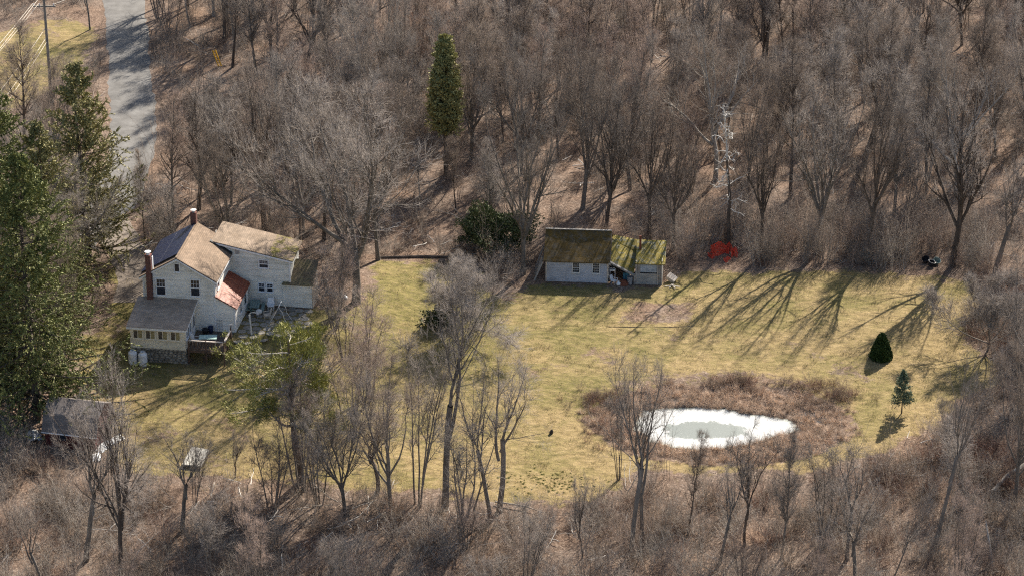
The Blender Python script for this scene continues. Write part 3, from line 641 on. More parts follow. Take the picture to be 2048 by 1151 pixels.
MB().box((3.40, 2.52, 2.5), (3.52, 2.62, 2.62)).cyl((3.46, 2.57, 2.62), .11, .12, 8).build('finial', 'grey_metal', deck)
def place_h(u, v, z): q = HO+HU*u+HV*v; return (q[0], q[1], z)
FZ = 1.33
t = thing('glass_table', 'pale green glass-topped table on the dark deck', 'table', place_h(1.75, 1.35, FZ), -HA+.15)
MB().box((-.75, -.42, .70), (.75, .42, .72)).build('table_top', 'green_glass', t)
for sx in (-1, 1):
    for sy in (-1, 1): MB().cyl((sx*.62, sy*.32, 0), .02, .70, 6).build('leg', 'pale_metal', t)
def chair(name, label, loc, rz, mat, s=1.0):
    t = thing(name, label, 'chair', loc, rz); t.scale = (s, s, s)
    MB().box((-.25, -.25, .40), (.25, .25, .44)).build('seat', mat, t)
    MB().add([(-.25, .23, .44), (.25, .23, .44), (.25, .40, .95), (-.25, .40, .95), (-.25, .27, .44), (.25, .27, .44), (.25, .44, .95), (-.25, .44, .95)], [(0,1,2,3),(7,6,5,4),(0,4,5,1),(1,5,6,2),(2,6,7,3),(3,7,4,0)]).build('backrest', mat, t)
    for sx in (-1, 1):
        for sy in (-1, 1): MB().cyl((sx*.23, sy*.23, 0), .02, .40, 6).build('leg', mat, t)
        MB().box((sx*.28-.025, -.25, .62), (sx*.28+.025, .28, .65)).box((sx*.28-.02, -.24, .44), (sx*.28+.02, -.2, .62)).build('armrest', mat, t)
    return t
chair('patio_chair', 'grey metal patio chair at the glass table on the deck', place_h(.75, 1.2, FZ), -HA+1.4, 'pale_metal')
for u, v, lab in ((1.0, 3.35, 'low round black pot by the wall on the deck, left of the blue pot'), (1.45, 3.55, 'tall navy blue pot by the wall on the deck')):
    t = MB().lathe((0, 0, 0), [(.17, 0), (.25, .28), (.27, .45), (.24, .47), (.2, .4)], 14).build('plant_pot', 'black_plastic' if u < 1.2 else 'navy_plastic', None, loc=place_h(u, v, FZ), smooth=True); tag(t, lab, 'pot')
    if u > 1.2: t.scale = (.9, .9, 1.35)
t = thing('trellis', 'thin grey metal trellis leaning on the white wall above the deck', 'trellis', place_h(2.15, 3.86, FZ), -HA)
for k in range(3): MB().tube([(-.22+.22*k, 0, 0), (-.22+.22*k, .06, 1.15)], .012, 5).build('upright', 'grey_metal', t)
for k in range(4): MB().tube([(-.24, .015*k, .25+k*.28), (.24, .015*k, .25+k*.28)], .012, 5).build('crossbar', 'grey_metal', t)
for u, v, lab in ((-4.32, -.55, 'upright white gas tank at the foundation corner, the left one of two'), (-3.42, -.70, 'upright white gas tank beside the stone wall, the right one of two')):
    q = place_h(u, v, 0); t = thing('gas_tank', lab, 'gas tank', (q[0], q[1], h1(q[0], q[1])), rs.uniform(0, 1), 'propane tanks by the house')
    MB().lathe((0, 0, .06), [(.30, 0), (.375, .07), (.38, .12), (.38, .95), (.36, 1.05), (.27, 1.14), (.1, 1.17)], 20).build('body', 'tank_paint', t, smooth=True)
    MB().lathe((0, 0, 1.17), [(.2, 0), (.2, .16), (.17, .16), (.17, .04)], 14).build('collar', 'tank_paint', t); MB().cyl((0, 0, 1.2), .05, .13, 8).build('valve', 'grey_metal', t)
    MB().lathe((0, 0, 0), [(.3, 0), (.3, .08)], 16).build('foot_ring', 'tank_cap', t)

# ------------------------------------------------------------------ patio
patio = thing('stone_patio', 'grey flagstone patio between the lean-to and the rear wing', 'patio', place_h(5.5, 6.0, 0), -HA)
rp = random.Random(5)
fp = []
for _ in range(8):
    n = 7; pts = [(.5*(1+rp.uniform(-.16, .1))*math.cos(2*math.pi*i/n), .5*(1+rp.uniform(-.16, .1))*math.sin(2*math.pi*i/n)) for i in range(n)]
    fp.append(MB().add([(a, b_, 0) for a, b_ in pts]+[(a*.94, b_*.94, .05) for a, b_ in pts], [(i, (i+1) % n, n+(i+1) % n, n+i) for i in range(n)]+[tuple(range(n, 2*n))]).mesh('stone', 'flagstone'))
for i in range(8):
    for j in range(9):
        u = 3.95+i*.82+rp.uniform(-.08, .08)+.4*(j % 2); v = 2.6+j*.80+rp.uniform(-.08, .08)
        if u > 9.3 or (v < 3.6 and u > 7): continue
        q = place_h(u, v, 0); z = h1(q[0], q[1])
        if z < 1.0: continue
        link('stone', rp.choice(fp), patio, (u-5.5, v-6.0, z-.012), (0, 0, rp.uniform(0, 6)), (rp.uniform(.78, .92), rp.uniform(.78, .92), 1))
def hz(u, v): q = HO+HU*u+HV*v; return (q[0], q[1], h1(q[0], q[1])+.03)
t = thing('pipe_post', 'tall pale pipe post with bent-over arm standing on the patio', 'post', hz(4.95, 3.7), -HA)
MB().tube([(0, 0, 0), (-.12, 0, 1.85)], .075, 8).build('post', 'pale_metal', t); MB().tube([(-.12, 0, 1.8), (-.06, 0, 2.02), (.12, 0, 2.1), (.6, 0, 2.08)], .035, 7).build('arm', 'pale_metal', t); MB().lathe((.6, 0, 1.96), [(.14, 0), (.12, .08), (.04, .12)], 10).build('lamp_head', 'grey_metal', t)
t = thing('picnic_bench', 'faded green wooden picnic table against the rear wing wall', 'table', hz(4.25, 8.3), -HA+.12)
for k in range(4): MB().box((-.42+k*.21, -.85, .70), (-.42+k*.21+.19, .85, .735)).build('board', 'green_wood', t)
for s in (-1, 1): MB().box((s*.68-.14, -.85, .42), (s*.68+.14, .85, .455)).build('bench_board', 'green_wood', t); MB().box((-.75, s*.6-.04, .36), (.75, s*.6+.04, .42)).box((-.35, s*.6-.04, 0), (-.27, s*.6+.04, .7)).box((.27, s*.6-.04, 0), (.35, s*.6+.04, .7)).build('trestle', 'green_wood', t)
chair('patio_chair', 'tan plastic chair on the open patio, nearest the pipe post', hz(5.6, 6.9), -HA-1.2, 'tan_plastic')
chair('patio_chair', 'white plastic chair with its back to the rear wing wall', hz(5.55, 8.7), -HA+.2, 'white_paint', 1.05)
t = thing('round_grill', 'silver kettle grill between the tan chair and the lean-to', 'grill', hz(4.95, 6.7), 0)
MB().lathe((0, 0, .55), [(.04, 0), (.2, .04), (.28, .16), (.29, .22), (.24, .34), (.1, .42), (.02, .43)], 14).build('bowl', 'pale_metal', t, smooth=True)
for k in range(3): a = k*2.09; MB().tube([(.08*math.cos(a), .08*math.sin(a), .6), (.3*math.cos(a), .3*math.sin(a), 0)], .015, 5).build('leg', 'grey_metal', t)
t = thing('swing_frame', 'leaning white tubular swing frame with a grey canvas sheet', 'swing frame', hz(6.9, 6.3), -HA)
for k in (0, 1):
    y = -.6+1.2*k
    MB().tube([(-.9, y, .1), (-.25, y, 1.2), (.0, y, 1.75), (.35, y, 1.25), (.45, y, .7), (.9, y, .0)], .028, 6).build('hoop', 'pale_metal', t)
MB().tube([(.0, -.6, 1.75), (0, .6, 1.75)], .03, 6).build('crossbar', 'white_paint', t)
MB().slab([(-.8, -.55, .55), (-.28, -.55, 1.18), (-.28, .55, 1.18), (-.8, .55, .55)], .02).build('canvas', 'weathered_wood', t)
for k, (px, py, lab, mat, s) in enumerate(((655, 580, 'small white tub lying among brush right of the annex', 'white_paint', .28), (690, 592, 'crumpled white bag on the ground right of the annex', 'white_tarp', .22), (649, 562, 'pale box among brush just right of the annex', 'pale_wood', .3))):
    q = W(px, py+4)
    if k == 2: o = MB().box((-s, -s*.6, 0), (s, s*.6, s*.9)).box((-s*1.06, -s*.66, s*.9), (s*1.06, s*.66, s*.98)).build('wooden_box', mat, loc=q, rot=(0, 0, .3)); tag(o, lab, 'box')
    elif k == 1: o = MB().lathe((0, 0, 0), [(s, 0), (s*1.3, s*.4), (s*.8, s*.9), (s*.15, s*1.2), (s*.3, s*1.5)], 7).build('rubbish_bag', mat, loc=q); tag(o, lab, 'bag')
    else: o = MB().lathe((0, 0, 0), [(s*.8, 0), (s, s*1.2), (s*1.08, s*1.25), (s*.9, s*1.2), (s*.75, s*.2)], 10).build('plastic_tub', mat, loc=(q[0], q[1], q[2]+.2), rot=(1.2, .2, .4)); tag(o, lab, 'tub')

# ------------------------------------------------------------------ weathered shed, fallen bay and moss-roofed hut
sg_ = 'outbuildings at the back of the lawn'
shed = thing('weathered_shed', 'peeling grey clapboard shed with dark mossy gable roof', 'shed', (SO[0], SO[1], 0), -SA)
hs = lambda m, name, mat, parent=None, **k: m.build(name, mat, parent or shed, **k)
hs(lapped(-.08, 2.12, lambda z: (-5.55, -.02), .13), 'wall', 'shed_boards')
hs(MB().box((-5.5, .03, -.2), (-.05, 5.4, 2.1)), 'wall', 'shed_boards')
def lim_s(z): 
    if z < 2.1: return 0, 5.45
    t = (z-2.1)/1.7; return 2.72*t, 5.45-2.73*t
hs(lapped(-.08, 3.8, lim_s, .13), 'wall', 'shed_boards', loc=(-.02, 0, 0), rot=(0, 0, math.pi/2))
hs(MB().prism([(.03, 2.1), (5.4, 2.1), (2.72, 3.78)], -5.5, -.06).mesh and MB().add([(-5.5, .03, 2.1), (-5.5, 5.4, 2.1), (-5.5, 2.72, 3.78), (-.06, .03, 2.1), (-.06, 5.4, 2.1), (-.06, 2.72, 3.78)], [(0, 2, 1), (3, 4, 5), (0, 3, 5, 2), (1, 2, 5, 4)]), 'gable', 'shed_boards')
# two roof slopes with a slight sag
def sag_slope(y0, z0, y1, z1, x0, x1, sag, n=12, mpar=None, mat='moss_shingles', name='roof', seed=1):
    r = random.Random(seed); m = MB(); vs = []
    for j in range(7):
        for i in range(n+1):
            s, t_ = i/n, j/6; zz = z0+(z1-z0)*t_-sag*math.sin(math.pi*s)*math.sin(math.pi*t_*.8+.3)+r.uniform(-.012, .012); vs.append((x0+(x1-x0)*s, y0+(y1-y0)*t_, zz))
    k = n+1; m.add(vs, [(j*k+i, j*k+i+1, (j+1)*k+i+1, (j+1)*k+i) for j in range(6) for i in range(n)])
    base = len(vs); m.add([(x, y, z_-.09) for x, y, z_ in vs], [((j+1)*k+i, (j+1)*k+i+1, j*k+i+1, j*k+i) for j in range(6) for i in range(n)])
    f = []
    for i in range(n): f += [(i+1, i, base+i, base+i+1), (6*k+i, 6*k+i+1, base+6*k+i+1, base+6*k+i)]
    for j in range(6): f += [(j*k, (j+1)*k, base+(j+1)*k, base+j*k), ((j+1)*k+n, j*k+n, base+j*k+n, base+(j+1)*k+n)]
    m.f += f
    return m.build(name, mat, mpar, uv=1)
sag_slope(-.22, 2.07, 2.74, 3.90, -5.75, .16, .07, mpar=shed, seed=2); sag_slope(2.741, 3.90, 5.6, 2.1, -5.75, .16, .05, mpar=shed, seed=3)
hs(MB().box((-5.76, 2.66, 3.87), (.17, 2.82, 3.94)), 'ridge_cap', 'weathered_wood')
for x in (-2.86, -1.08):
    window(x, .98, .56, .90, -.025, 'six', trim='pale_metal', parent=shed)
hs(MB().box((-.12, -.045, 0), (.015, -.01, 2.08)).box((-5.57, -.045, 0), (-5.46, -.01, 2.08)), 'corner_board', 'pale_wood')
MB().slab([(.02, -.26, 2.02), (.17, -.26, 2.04), (.17, 2.7, 3.85), (.10, 2.7, 3.85)], .16).build('rake_board', 'weathered_wood', shed)
# fallen bay: open front full of rubbish under a collapsed roof
bay = thing('collapsed_lean_to', 'collapsed open bay with a fallen mossy roof between the shed and the hut', 'lean-to', (SO[0], SO[1], 0), -SA)
o = MB().slab([(.2, .15, 2.0), (2.25, -.05, .98), (2.5, 2.2, 2.1), (.2, 3.0, 2.9)], .09).build('fallen_roof', 'bright_moss_roofing', bay, uv=1)
MB().slab([(.2, 3.01, 2.93), (2.5, 2.21, 2.13), (2.5, 3.5, 2.75), (.2, 3.9, 3.0)], .08).build('fallen_roof', 'bright_moss_roofing', bay, uv=1)
MB().slab([(.05, -.02, 2.12), (.12, .14, 2.16), (2.32, -.04, 1.0), (2.3, -.22, .98)][::1], .14).build('beam', 'weathered_wood', bay)
MB().box((.02, 3.6, 0), (2.4, 3.68, 2.4)).build('back_wall', 'hut_boards', bay)
MB().box((2.28, -.05, 0), (2.4, .08, 1.0)).build('post', 'weathered_wood', bay)
hut = thing('board_hut', 'small grey board hut with bright yellow moss on its roof', 'hut', (SO[0], SO[1], 0), -SA)
for k in range(7): MB().box((2.52, -.03-.004*(k % 2), -.05+k*.15), (4.32, .02, -.05+k*.15+.142)).build('board', 'hut_boards', hut)
MB().box((2.45, .03, 0), (2.5, 3.1, 2.2)).box((4.75, .03, 0), (4.8, 3.1, 2.3)).box((2.51, 3.05, 0), (4.74, 3.1, 2.8)).build('wall', 'hut_boards', hut)
MB().box((2.42, -.05, 0), (2.56, .03, 2.08)).box((4.34, -.05, 0), (4.46, .03, 2.08)).box((4.68, -.05, 0), (4.8, .03, 2.08)).box((2.57, -.04, 1.0), (4.33, .03, 1.07)).build('post', 'weathered_wood', hut)
MB().box((2.85, -.015, 1.18), (4.30, .0, 1.98)).build('plastic_sheet', 'plastic_sheeting', hut)
MB().box((2.57, -.01, 1.08), (2.84, .0, 2.05)).box((4.48, .0, 0), (4.66, .03, 2.05)).build('board', 'weathered_wood', hut)
MB().box((2.6, .3, 0), (4.7, 2.9, .05)).build('floor', 'deck_wood', hut)
sag_slope(-.2, 2.1, 3.25, 2.88, 2.42, 5.05, .03, mpar=hut, mat='bright_moss_roofing', seed=5)
st = MB().cyl((2.75, 1.9, 2.2), .10, 1.55, 10).build('stovepipe', 'rust_iron', hut); MB().cyl((2.75, 1.9, 3.75), .13, .1, 10).build('pipe_cap', 'rust_iron', st)
def sloc(u, v, z=0): q = SO+SU*u+SV*v; return (q[0], q[1], z)
chair('lawn_chair', 'white lawn chair lying in the mouth of the collapsed bay', sloc(.55, -.15, 0), 1.0, 'white_paint', .85)
for u, v, lab, mat, nm, cat in ((1.62, .25, 'teal tarp hanging inside the collapsed bay', 'teal_tarp', 'tarp', 'tarp'), (1.95, .0, 'grey bin at the right side of the collapsed bay', 'grey_metal', 'rubbish_bin', 'bin'), (.35, .8, 'white washbasin box under the collapsed roof', 'white_paint', 'storage_box', 'box'), (.95, -.35, 'crumpled white sack in front of the collapsed bay', 'white_tarp', 'sack', 'sack'), (1.4, -.1, 'rusty red heap of scrap under the fallen roof', 'rust_iron', 'scrap_heap', 'scrap')):
    if nm == 'tarp':
        m = MB(); n = 9; vs = [(-.3+.6*i/n, .05*math.sin(i*2.0), z_) for z_ in (0, .95) for i in range(n+1)]; vs += [(x, y+.02, z_) for x, y, z_ in vs]
        k = n+1; m.add(vs, [(i, i+1, k+i+1, k+i) for i in range(n)]+[(2*k+i, 3*k+i, 3*k+i+1, 2*k+i+1) for i in range(n)]+[(k+i, k+i+1, 3*k+i+1, 3*k+i) for i in range(n)]+[(0, k, 3*k, 2*k), (n, 2*k+n, 3*k+n, k+n)])
    elif nm == 'rubbish_bin': m = MB().lathe((0, 0, 0), [(.2, 0), (.26, .7), (.28, .72), (.24, .72), (.2, .1)], 12)
    elif nm == 'storage_box': m = MB().box((-.25, -.2, .9), (.25, .2, 1.05)).box((-.25, -.2, 0), (-.2, .2, .9)).box((.2, -.2, 0), (.25, .2, .9)).box((-.28, -.23, 1.05), (.28, .23, 1.08))
    elif nm == 'sack': m = MB().lathe((0, 0, 0), [(.15, 0), (.22, .12), (.16, .28), (.04, .34), (.08, .42)], 7)
    else: m = MB().lathe((0, 0, 0), [(.5, 0), (.42, .2), (.3, .22), (.25, .38), (.05, .42)], 8)
    tag(m.build(nm, mat, loc=sloc(u, v)), lab, cat)
t = thing('plank_pile', 'grey planks leaning against the left end of the weathered shed', 'planks', sloc(-5.75, 1.2), -SA)
rr2 = random.Random(9)
for k in range(11): MB().box((-.06, -.02, 0), (.06, .02, rr2.uniform(1.5, 2.3))).build('plank', 'weathered_wood', t, loc=(-.75+rr2.uniform(-.2, .1), -1.2+k*.33, 0), rot=(rr2.uniform(-.15, .15), rr2.uniform(.28, .42), 0))
t = thing('tipped_crate', 'pale slatted crate tipped on its side right of the hut', 'crate', (*W(1343, 562)[:2], .28), -.5); t.rotation_euler = (.35, .45, -.5)
for k in range(4): MB().box((-.42+k*.22, -.3, .22), (-.42+k*.22+.19, .3, .25)).build('slat', 'pale_wood', t)
MB().box((-.42, -.3, -.15), (.43, -.27, .22)).box((-.42, .27, -.15), (.43, .3, .22)).build('side', 'pale_wood', t)
t = thing('broken_boards', 'splintered grey boards on the grass below the tipped crate', 'boards', W(1340, 572), .3)
for k in range(4): MB().box((-.5, -.05, 0), (.4, .05, .03)).build('board', 'weathered_wood', t, loc=(.1*k, -.12*k, .03+.035*k), rot=(0, .03, .8*k))

# ------------------------------------------------------------------ small red barn, sheets, slab
q = W(90, 892); barn = thing('red_barn', 'small dark red barn with grey gambrel roof beside the spruce', 'barn', (q[0], q[1], 0), -R(13))
prof = [(0, 1.55), (.55, 2.75), (2.0, 3.45), (3.45, 2.75), (4.0, 1.55)]   # across depth y,z
BL = 4.3
bw = MB(); n = len(prof); yz = [(0.06, -.2), (3.94, -.2)]+[(3.92, 1.5), (3.42, 2.68), (2.0, 3.36), (.58, 2.68), (.08, 1.5)]
k = len(yz); bw.add([(0.05, y, z_) for y, z_ in yz]+[(BL-.05, y, z_) for y, z_ in yz], [tuple(range(k-1, -1, -1)), tuple(range(k, 2*k))]+[(i, (i+1) % k, k+(i+1) % k, k+i) for i in range(k)]); bw.build('wall', 'red_paint', barn)
for i in range(n-1):
    (y0, z0), (y1, z1) = prof[i], prof[i+1]
    if i == 0: y0 -= .12; z0 -= .2
    if i == n-2: y1 += .12; z1 -= .2
    MB().add([(-.18, y0, z0), (BL+.18, y0, z0), (BL+.18, y1, z1), (-.18, y1, z1), (-.18, y0, z0-.08), (BL+.18, y0, z0-.08), (BL+.18, y1, z1-.08), (-.18, y1, z1-.08)], [(0,1,2,3),(7,6,5,4),(0,4,5,1),(1,5,6,2),(2,6,7,3),(3,7,4,0)]).build('roof', 'barn_shingles', barn, uv=1)
MB().box((BL-.04, 1.2, 0), (BL+.01, 2.8, 1.9)).build('barn_door', 'red_paint', barn); MB().box((1.2, .02, .7), (1.8, .05, 1.25)).build('window', 'window_glass', barn)
MB().box((-.2, -.14, 1.28), (BL+.2, -.1, 1.36)).build('fascia', 'white_paint', barn)
def tarp(name, label, px, py, sx, sy, sz, rz, mat='white_tarp'):
    q = W(px, py); n = 12; vs = []; r = random.Random(px)
    for j in range(n+1):
        for i in range(n+1):
            a, b_ = i/n*2-1, j/n*2-1; rr0 = max(0, 1-(a*a+b_*b_)**.5*.9); vs.append((a*sx*(1+.12*math.sin(j*1.9)), b_*sy*(1+.12*math.sin(i*1.6)), sz*rr0**.6+r.uniform(-.03, .03)+.05))
    k = n+1; fs = [(j*k+i, j*k+i+1, (j+1)*k+i+1, (j+1)*k+i) for j in range(n) for i in range(n)]; m = MB().add(vs, fs)
    return tag(m.build(name, mat, loc=q, rot=(0, 0, rz)), label, 'tarp')
tarp('tarp', 'rumpled white sheet over a heap left of the red barn', 68, 872, .55, .85, .55, .3)
tarp('tarp', 'long white sheet spread right of the red barn', 218, 888, .45, 1.5, .35, -.55)
tarp('tarp', 'small white sheet in the brush at the barn corner, below the long one', 193, 915, .35, .6, .3, .1)
c4 = [W(364, 934), W(403, 938), W(419, 905), W(384, 899)]
m = MB().slab([(q[0], q[1], .32) for q in c4], .10); sl2 = thing('well_cover', 'flat pale concrete cover slab on the grass edge', 'slab', (0, 0, 0)); m.build('cover', 'concrete', sl2)
cc = sum(c4)/4; MB().slab([tuple(cc+(q-cc)*.82+np.array([0, 0, .215])) for q in c4], .4).build('curb', 'mortar', sl2)

# ------------------------------------------------------------------ orange net, tubs, edging, ladder, pole and wires
q = W(1445, 514); t = thing('plastic_netting', 'torn orange-red plastic netting slumped round the dark tree trunk', 'netting', q)
rn = random.Random(4)
def net(cx_, cy_, w, h, nx_, nz_, seed, z0=0, lean=.3):
    r = random.Random(seed); P_ = {}
    for i in range(nx_+1):
        for j in range(nz_+1):
            s, t_ = i/nx_, j/nz_; P_[i, j] = Vector((cx_+w*(s-.5)+r.uniform(-.05, .05), cy_+.35*math.sin(s*6+seed)+lean*t_+r.uniform(-.05, .05), z0+h*t_*(.75+.35*math.sin(s*5+seed*2))+r.uniform(-.04, .04)))
    m = MB()
    for (i, j), p in P_.items():
        for a, b_ in ((1, 0), (0, 1)):
            if (i+a, j+b_) in P_ and r.random() > .05:
                p2 = P_[i+a, j+b_]; wv = Vector((0, 0, .033)) if a else Vector((.033, 0, 0)); m.add([p-wv, p2-wv, p2+wv, p+wv, p-wv+Vector((0, .008, 0)), p2-wv+Vector((0, .008, 0)), p2+wv+Vector((0, .008, 0)), p+wv+Vector((0, .008, 0))], [(0,1,2,3),(7,6,5,4),(0,4,5,1),(2,6,7,3)])
    return m
net(-.2, .5, 1.6, 1.15, 15, 10, 3).build('net_panel', 'orange_net', t); net(.75, .9, .8, .6, 8, 6, 6, .1).build('net_panel', 'orange_net', t)
net(1.05, .1, .5, .8, 6, 6, 5).build('net_panel', 'orange_net', t); net(-.95, -.1, .7, .35, 7, 4, 8).build('net_panel', 'orange_net', t); net(.35, -.9, .6, .3, 6, 3, 9).build('net_panel', 'orange_net', t)
for px, py, lab, mat in ((1852, 524, 'tipped dark tub at the right edge of the lawn, left of the green one', 'black_plastic'), (1871, 527, 'round dark green tub at the right edge of the lawn', 'green_wood'), (1861, 532, 'low black basin with white rim on leaf litter by the lawn', 'black_plastic')):
    q = W(px, py); o = MB().lathe((0, 0, 0), [(.25, 0), (.33, .4), (.36, .42), (.3, .42), (.24, .05)], 12).build('plastic_tub', mat, loc=(q[0], q[1], q[2]+.08), rot=(.5 if 'basin' not in lab else .1, .3*(1 if px > 1860 else -1), 0)); tag(o, lab, 'tub')
    if 'basin' in lab: MB().tube([(.35*math.cos(2*math.pi*i/12), .35*math.sin(2*math.pi*i/12), .43) for i in range(13)], .014, 5).build('rim', 'pale_metal', o)
def log(name, label, pts, r, mat, cat='log'):
    P_ = []
    for (px, py), dz in pts: w_ = W(px, py); P_.append((w_[0], w_[1], w_[2]+dz))
    return tag(MB().tube(P_, r, 7).build(name, mat), label, cat)
log('edging_timber', 'long dark timber edging along the bank left of the evergreen', [((752, 517), .08), ((840, 515), .1), ((930, 516), .08)], [.12, .13, .11], 'bark_dark', 'timber')
log('edging_timber', 'timber edging along the near side of the leafy garden bed', [((1215, 653), .01), ((1260, 654), .02), ((1300, 653), .0), ((1345, 654), .02), ((1390, 651), .0)], [.035, .04, .03, .04, .03], 'bark_dark', 'timber')
log('fallen_log', 'thick pale fallen log in the brush at the right edge', [((1985, 990), .35), ((2012, 968), .7), ((2055, 945), .9)], [.17, .2, .2], 'bark_pale')
log('fallen_log', 'thin pale fallen stem below the forked pair of trees', [((990, 1008), .25), ((1050, 1018), .3), ((1095, 1032), .2)], [.07, .06, .04], 'bark_pale')
log('fallen_log', 'dark fallen trunk on the wood floor behind the rear wing', [((560, 508), .3), ((600, 482), .5), ((632, 462), .4)], [.18, .15, .1], 'bark_dark')
log('fallen_log', 'pale dead stem standing tilted in the brush at the bottom right corner', [((1985, 1130), .0), ((1975, 1120), 1.6), ((1966, 1110), 3.0)], [.12, .1, .04], 'bark_pale')
q = W(884, 532); tag(MB().lathe((0, 0, 0), [(.5, 0), (.42, .2), (.36, .5), (.3, .62), (.1, .55)], 9).build('tree_stump', 'bark_dark', loc=q), 'rotten dark stump on leaf litter left of the evergreen', 'stump')
q = W(1102, 866); tag(MB().lathe((0, 0, 0), [(.14, 0), (.17, .12), (.12, .3), (.03, .42)], 6).build('dark_stone', 'dark_stone', loc=q, rot=(.1, .2, 0)), 'small dark stone alone on the lawn left of the pond', 'stone')
t = thing('yellow_ladder', 'narrow yellow ladder leaning among bare trees near the road', 'ladder', W(437, 133), .1)
for s in (0, 1): MB().tube([(s*.3, 0, 0), (s*.3-.55, .2, 1.75)], .065, 6).build('rail', 'yellow_paint', t)
for k in range(6): f0 = (k+.5)/6; MB().tube([(-.55*f0, .2*f0, 1.75*f0), (.3-.55*f0, .2*f0, 1.75*f0)], .025, 5).build('rung', 'yellow_paint', t)
q = W(104, 208); pole = thing('utility_pole', 'wooden utility pole carrying wires beside the road at top left', 'utility pole', q)
MB().tube([(0, 0, 0), (-.1, 0, 12.3)], [.17, .12], 10).build('pole', 'pole_wood', pole)
ca = MB().box((-1.25, -.06, 10.45), (1.05, .06, 10.59)).build('crossarm', 'pole_wood', pole)
MB().tube([(-.7, 0, 10.47), (-.08, 0, 9.8)], .02, 4).build('brace', 'grey_metal', ca)
for x in (-1.15, -.55, .85): MB().lathe((x, 0, 10.59), [(.04, 0), (.07, .06), (.05, .12), (.07, .17), (.02, .22)], 8).build('insulator', 'ceramic', ca)
MB().cyl((.05, -.25, 7.9), .22, .8, 12).build('transformer', 'grey_metal', pole) if False else None
P0 = np.array([q[0], q[1], q[2]])
tgt = [(-1.15, 10.8, 13, 'outer'), (-.55, 10.8, 12, ''), (.0, 12.0, 11, ''), (-.1, 8.1, 10, ''), (.0, 7.2, 9, ''), (.05, 6.8, 9, '')]
wl_ = ['uppermost left power wire running from the crossarm to the lower left', 'second power wire from the left running from the crossarm end', 'power wire running from the pole top to the lower left', 'upper cable fixed to the pole shaft below the crossarm', 'middle cable fixed low on the pole shaft', 'lowest cable fixed low on the pole shaft, furthest right']
for k, (dx, hz_, n_, _) in enumerate(tgt):
    a = P0+np.array([dx-.1, 0, hz_]); e = np.array([P0[0]-8.2+k*.35-(.9 if k < 2 else 0), P0[1]-46, P0[2]+hz_-.1]); pts = []
    for s in np.linspace(0, 1, 15): p = a*(1-s)+e*s; pts.append((p[0], p[1], p[2]-1.1*4*s*(1-s)*(.6+.1*k)))
    tag(MB().tube(pts, .025, 5).build('overhead_wire', 'wire_metal'), wl_[k], 'wire')
a = P0+np.array([.8, 0, 10.7]); e = a+np.array([9, 14, .5]); tag(MB().tube([tuple(a*(1-s)+e*s-np.array([0, 0, 1.2*s*(1-s)])) for s in np.linspace(0, 1, 8)], .022, 5).build('overhead_wire', 'wire_metal'), 'service wire leading right from the pole towards the road', 'wire')

# ------------------------------------------------------------------ bare trees (numpy branch growth)
def unit(a): return a/np.maximum(np.linalg.norm(a, axis=-1, keepdims=True), 1e-9)
def grow(r, P0_, D0, L, K, up, wig):
    """polylines: start points, directions, lengths -> (N,K,3)"""
    N = len(P0_); out = np.zeros((N, K, 3)); out[:, 0] = P0_; d = unit(D0)
    for k in range(1, K):
        d = unit(d + np.array([0, 0, 1.0])*up + r.normal(0, wig, (N, 3)))
        out[:, k] = out[:, k-1] + d*(L/(K-1))[:, None]
    return out
def spawn(r, par, prad, n, t0, t1, ang, lenf, K, up, wig, rratio=.62, rmin=.006, taper=.25, bias=1.0):
    N, Kp, _ = par.shape; idx = np.repeat(np.arange(N), n); t = t0+(t1-t0)*r.random(len(idx))**bias
    s = t*(Kp-1); i0 = np.minimum(s.astype(int), Kp-2); f = (s-i0)[:, None]
    P_ = par[idx, i0]*(1-f)+par[idx, i0+1]*f; T = unit(par[idx, i0+1]-par[idx, i0])
    q = unit(np.cross(T, unit(r.normal(0, 1, T.shape)))); a = ang*(1+r.normal(0, .22, len(idx)))
    D = T*np.cos(a)[:, None]+q*np.sin(a)[:, None]
    pr_ = prad[idx, i0]*(1-f[:, 0])+prad[idx, i0+1]*f[:, 0]
    plen = np.linalg.norm(par[:, -1]-par[:, 0], axis=1)[idx]
    L = lenf(t, plen)*(1+r.normal(0, .22, len(idx))).clip(.4, 1.8)
    rad0 = np.maximum(pr_*rratio*(.75+.35*r.random(len(idx))), rmin)
    P2 = grow(r, P_, D, L, K, up, wig)
    return P2, rad0[:, None]*np.linspace(1, taper, K)[None, :]
def tubes(sets):
    Vs, Qs, off = [], [], 0
    for P_, rad, S in sets:
        N, K, _ = P_.shape; T = np.zeros_like(P_); T[:, 1:-1] = P_[:, 2:]-P_[:, :-2]; T[:, 0] = P_[:, 1]-P_[:, 0]; T[:, -1] = P_[:, -1]-P_[:, -2]; T = unit(T)
        ref = np.where(np.abs(T[..., 2:3]) > .9, np.array([1.0, 0, 0]), np.array([0, 0, 1.0])); A = unit(np.cross(T, ref)); B = np.cross(T, A)
        a = np.arange(S)*2*np.pi/S
        V = P_[:, :, None, :]+rad[:, :, None, None]*(np.cos(a)[None, None, :, None]*A[:, :, None, :]+np.sin(a)[None, None, :, None]*B[:, :, None, :])
        ix = (np.arange(N*K*S)+off).reshape(N, K, S); j = (np.arange(S)+1) % S
        Qs.append(np.stack([ix[:, :-1, :], ix[:, :-1][:, :, j], ix[:, 1:][:, :, j], ix[:, 1:, :]], -1).reshape(-1, 4)); Vs.append(V.reshape(-1, 3)); off += N*K*S
    return np.concatenate(Vs), np.concatenate(Qs)
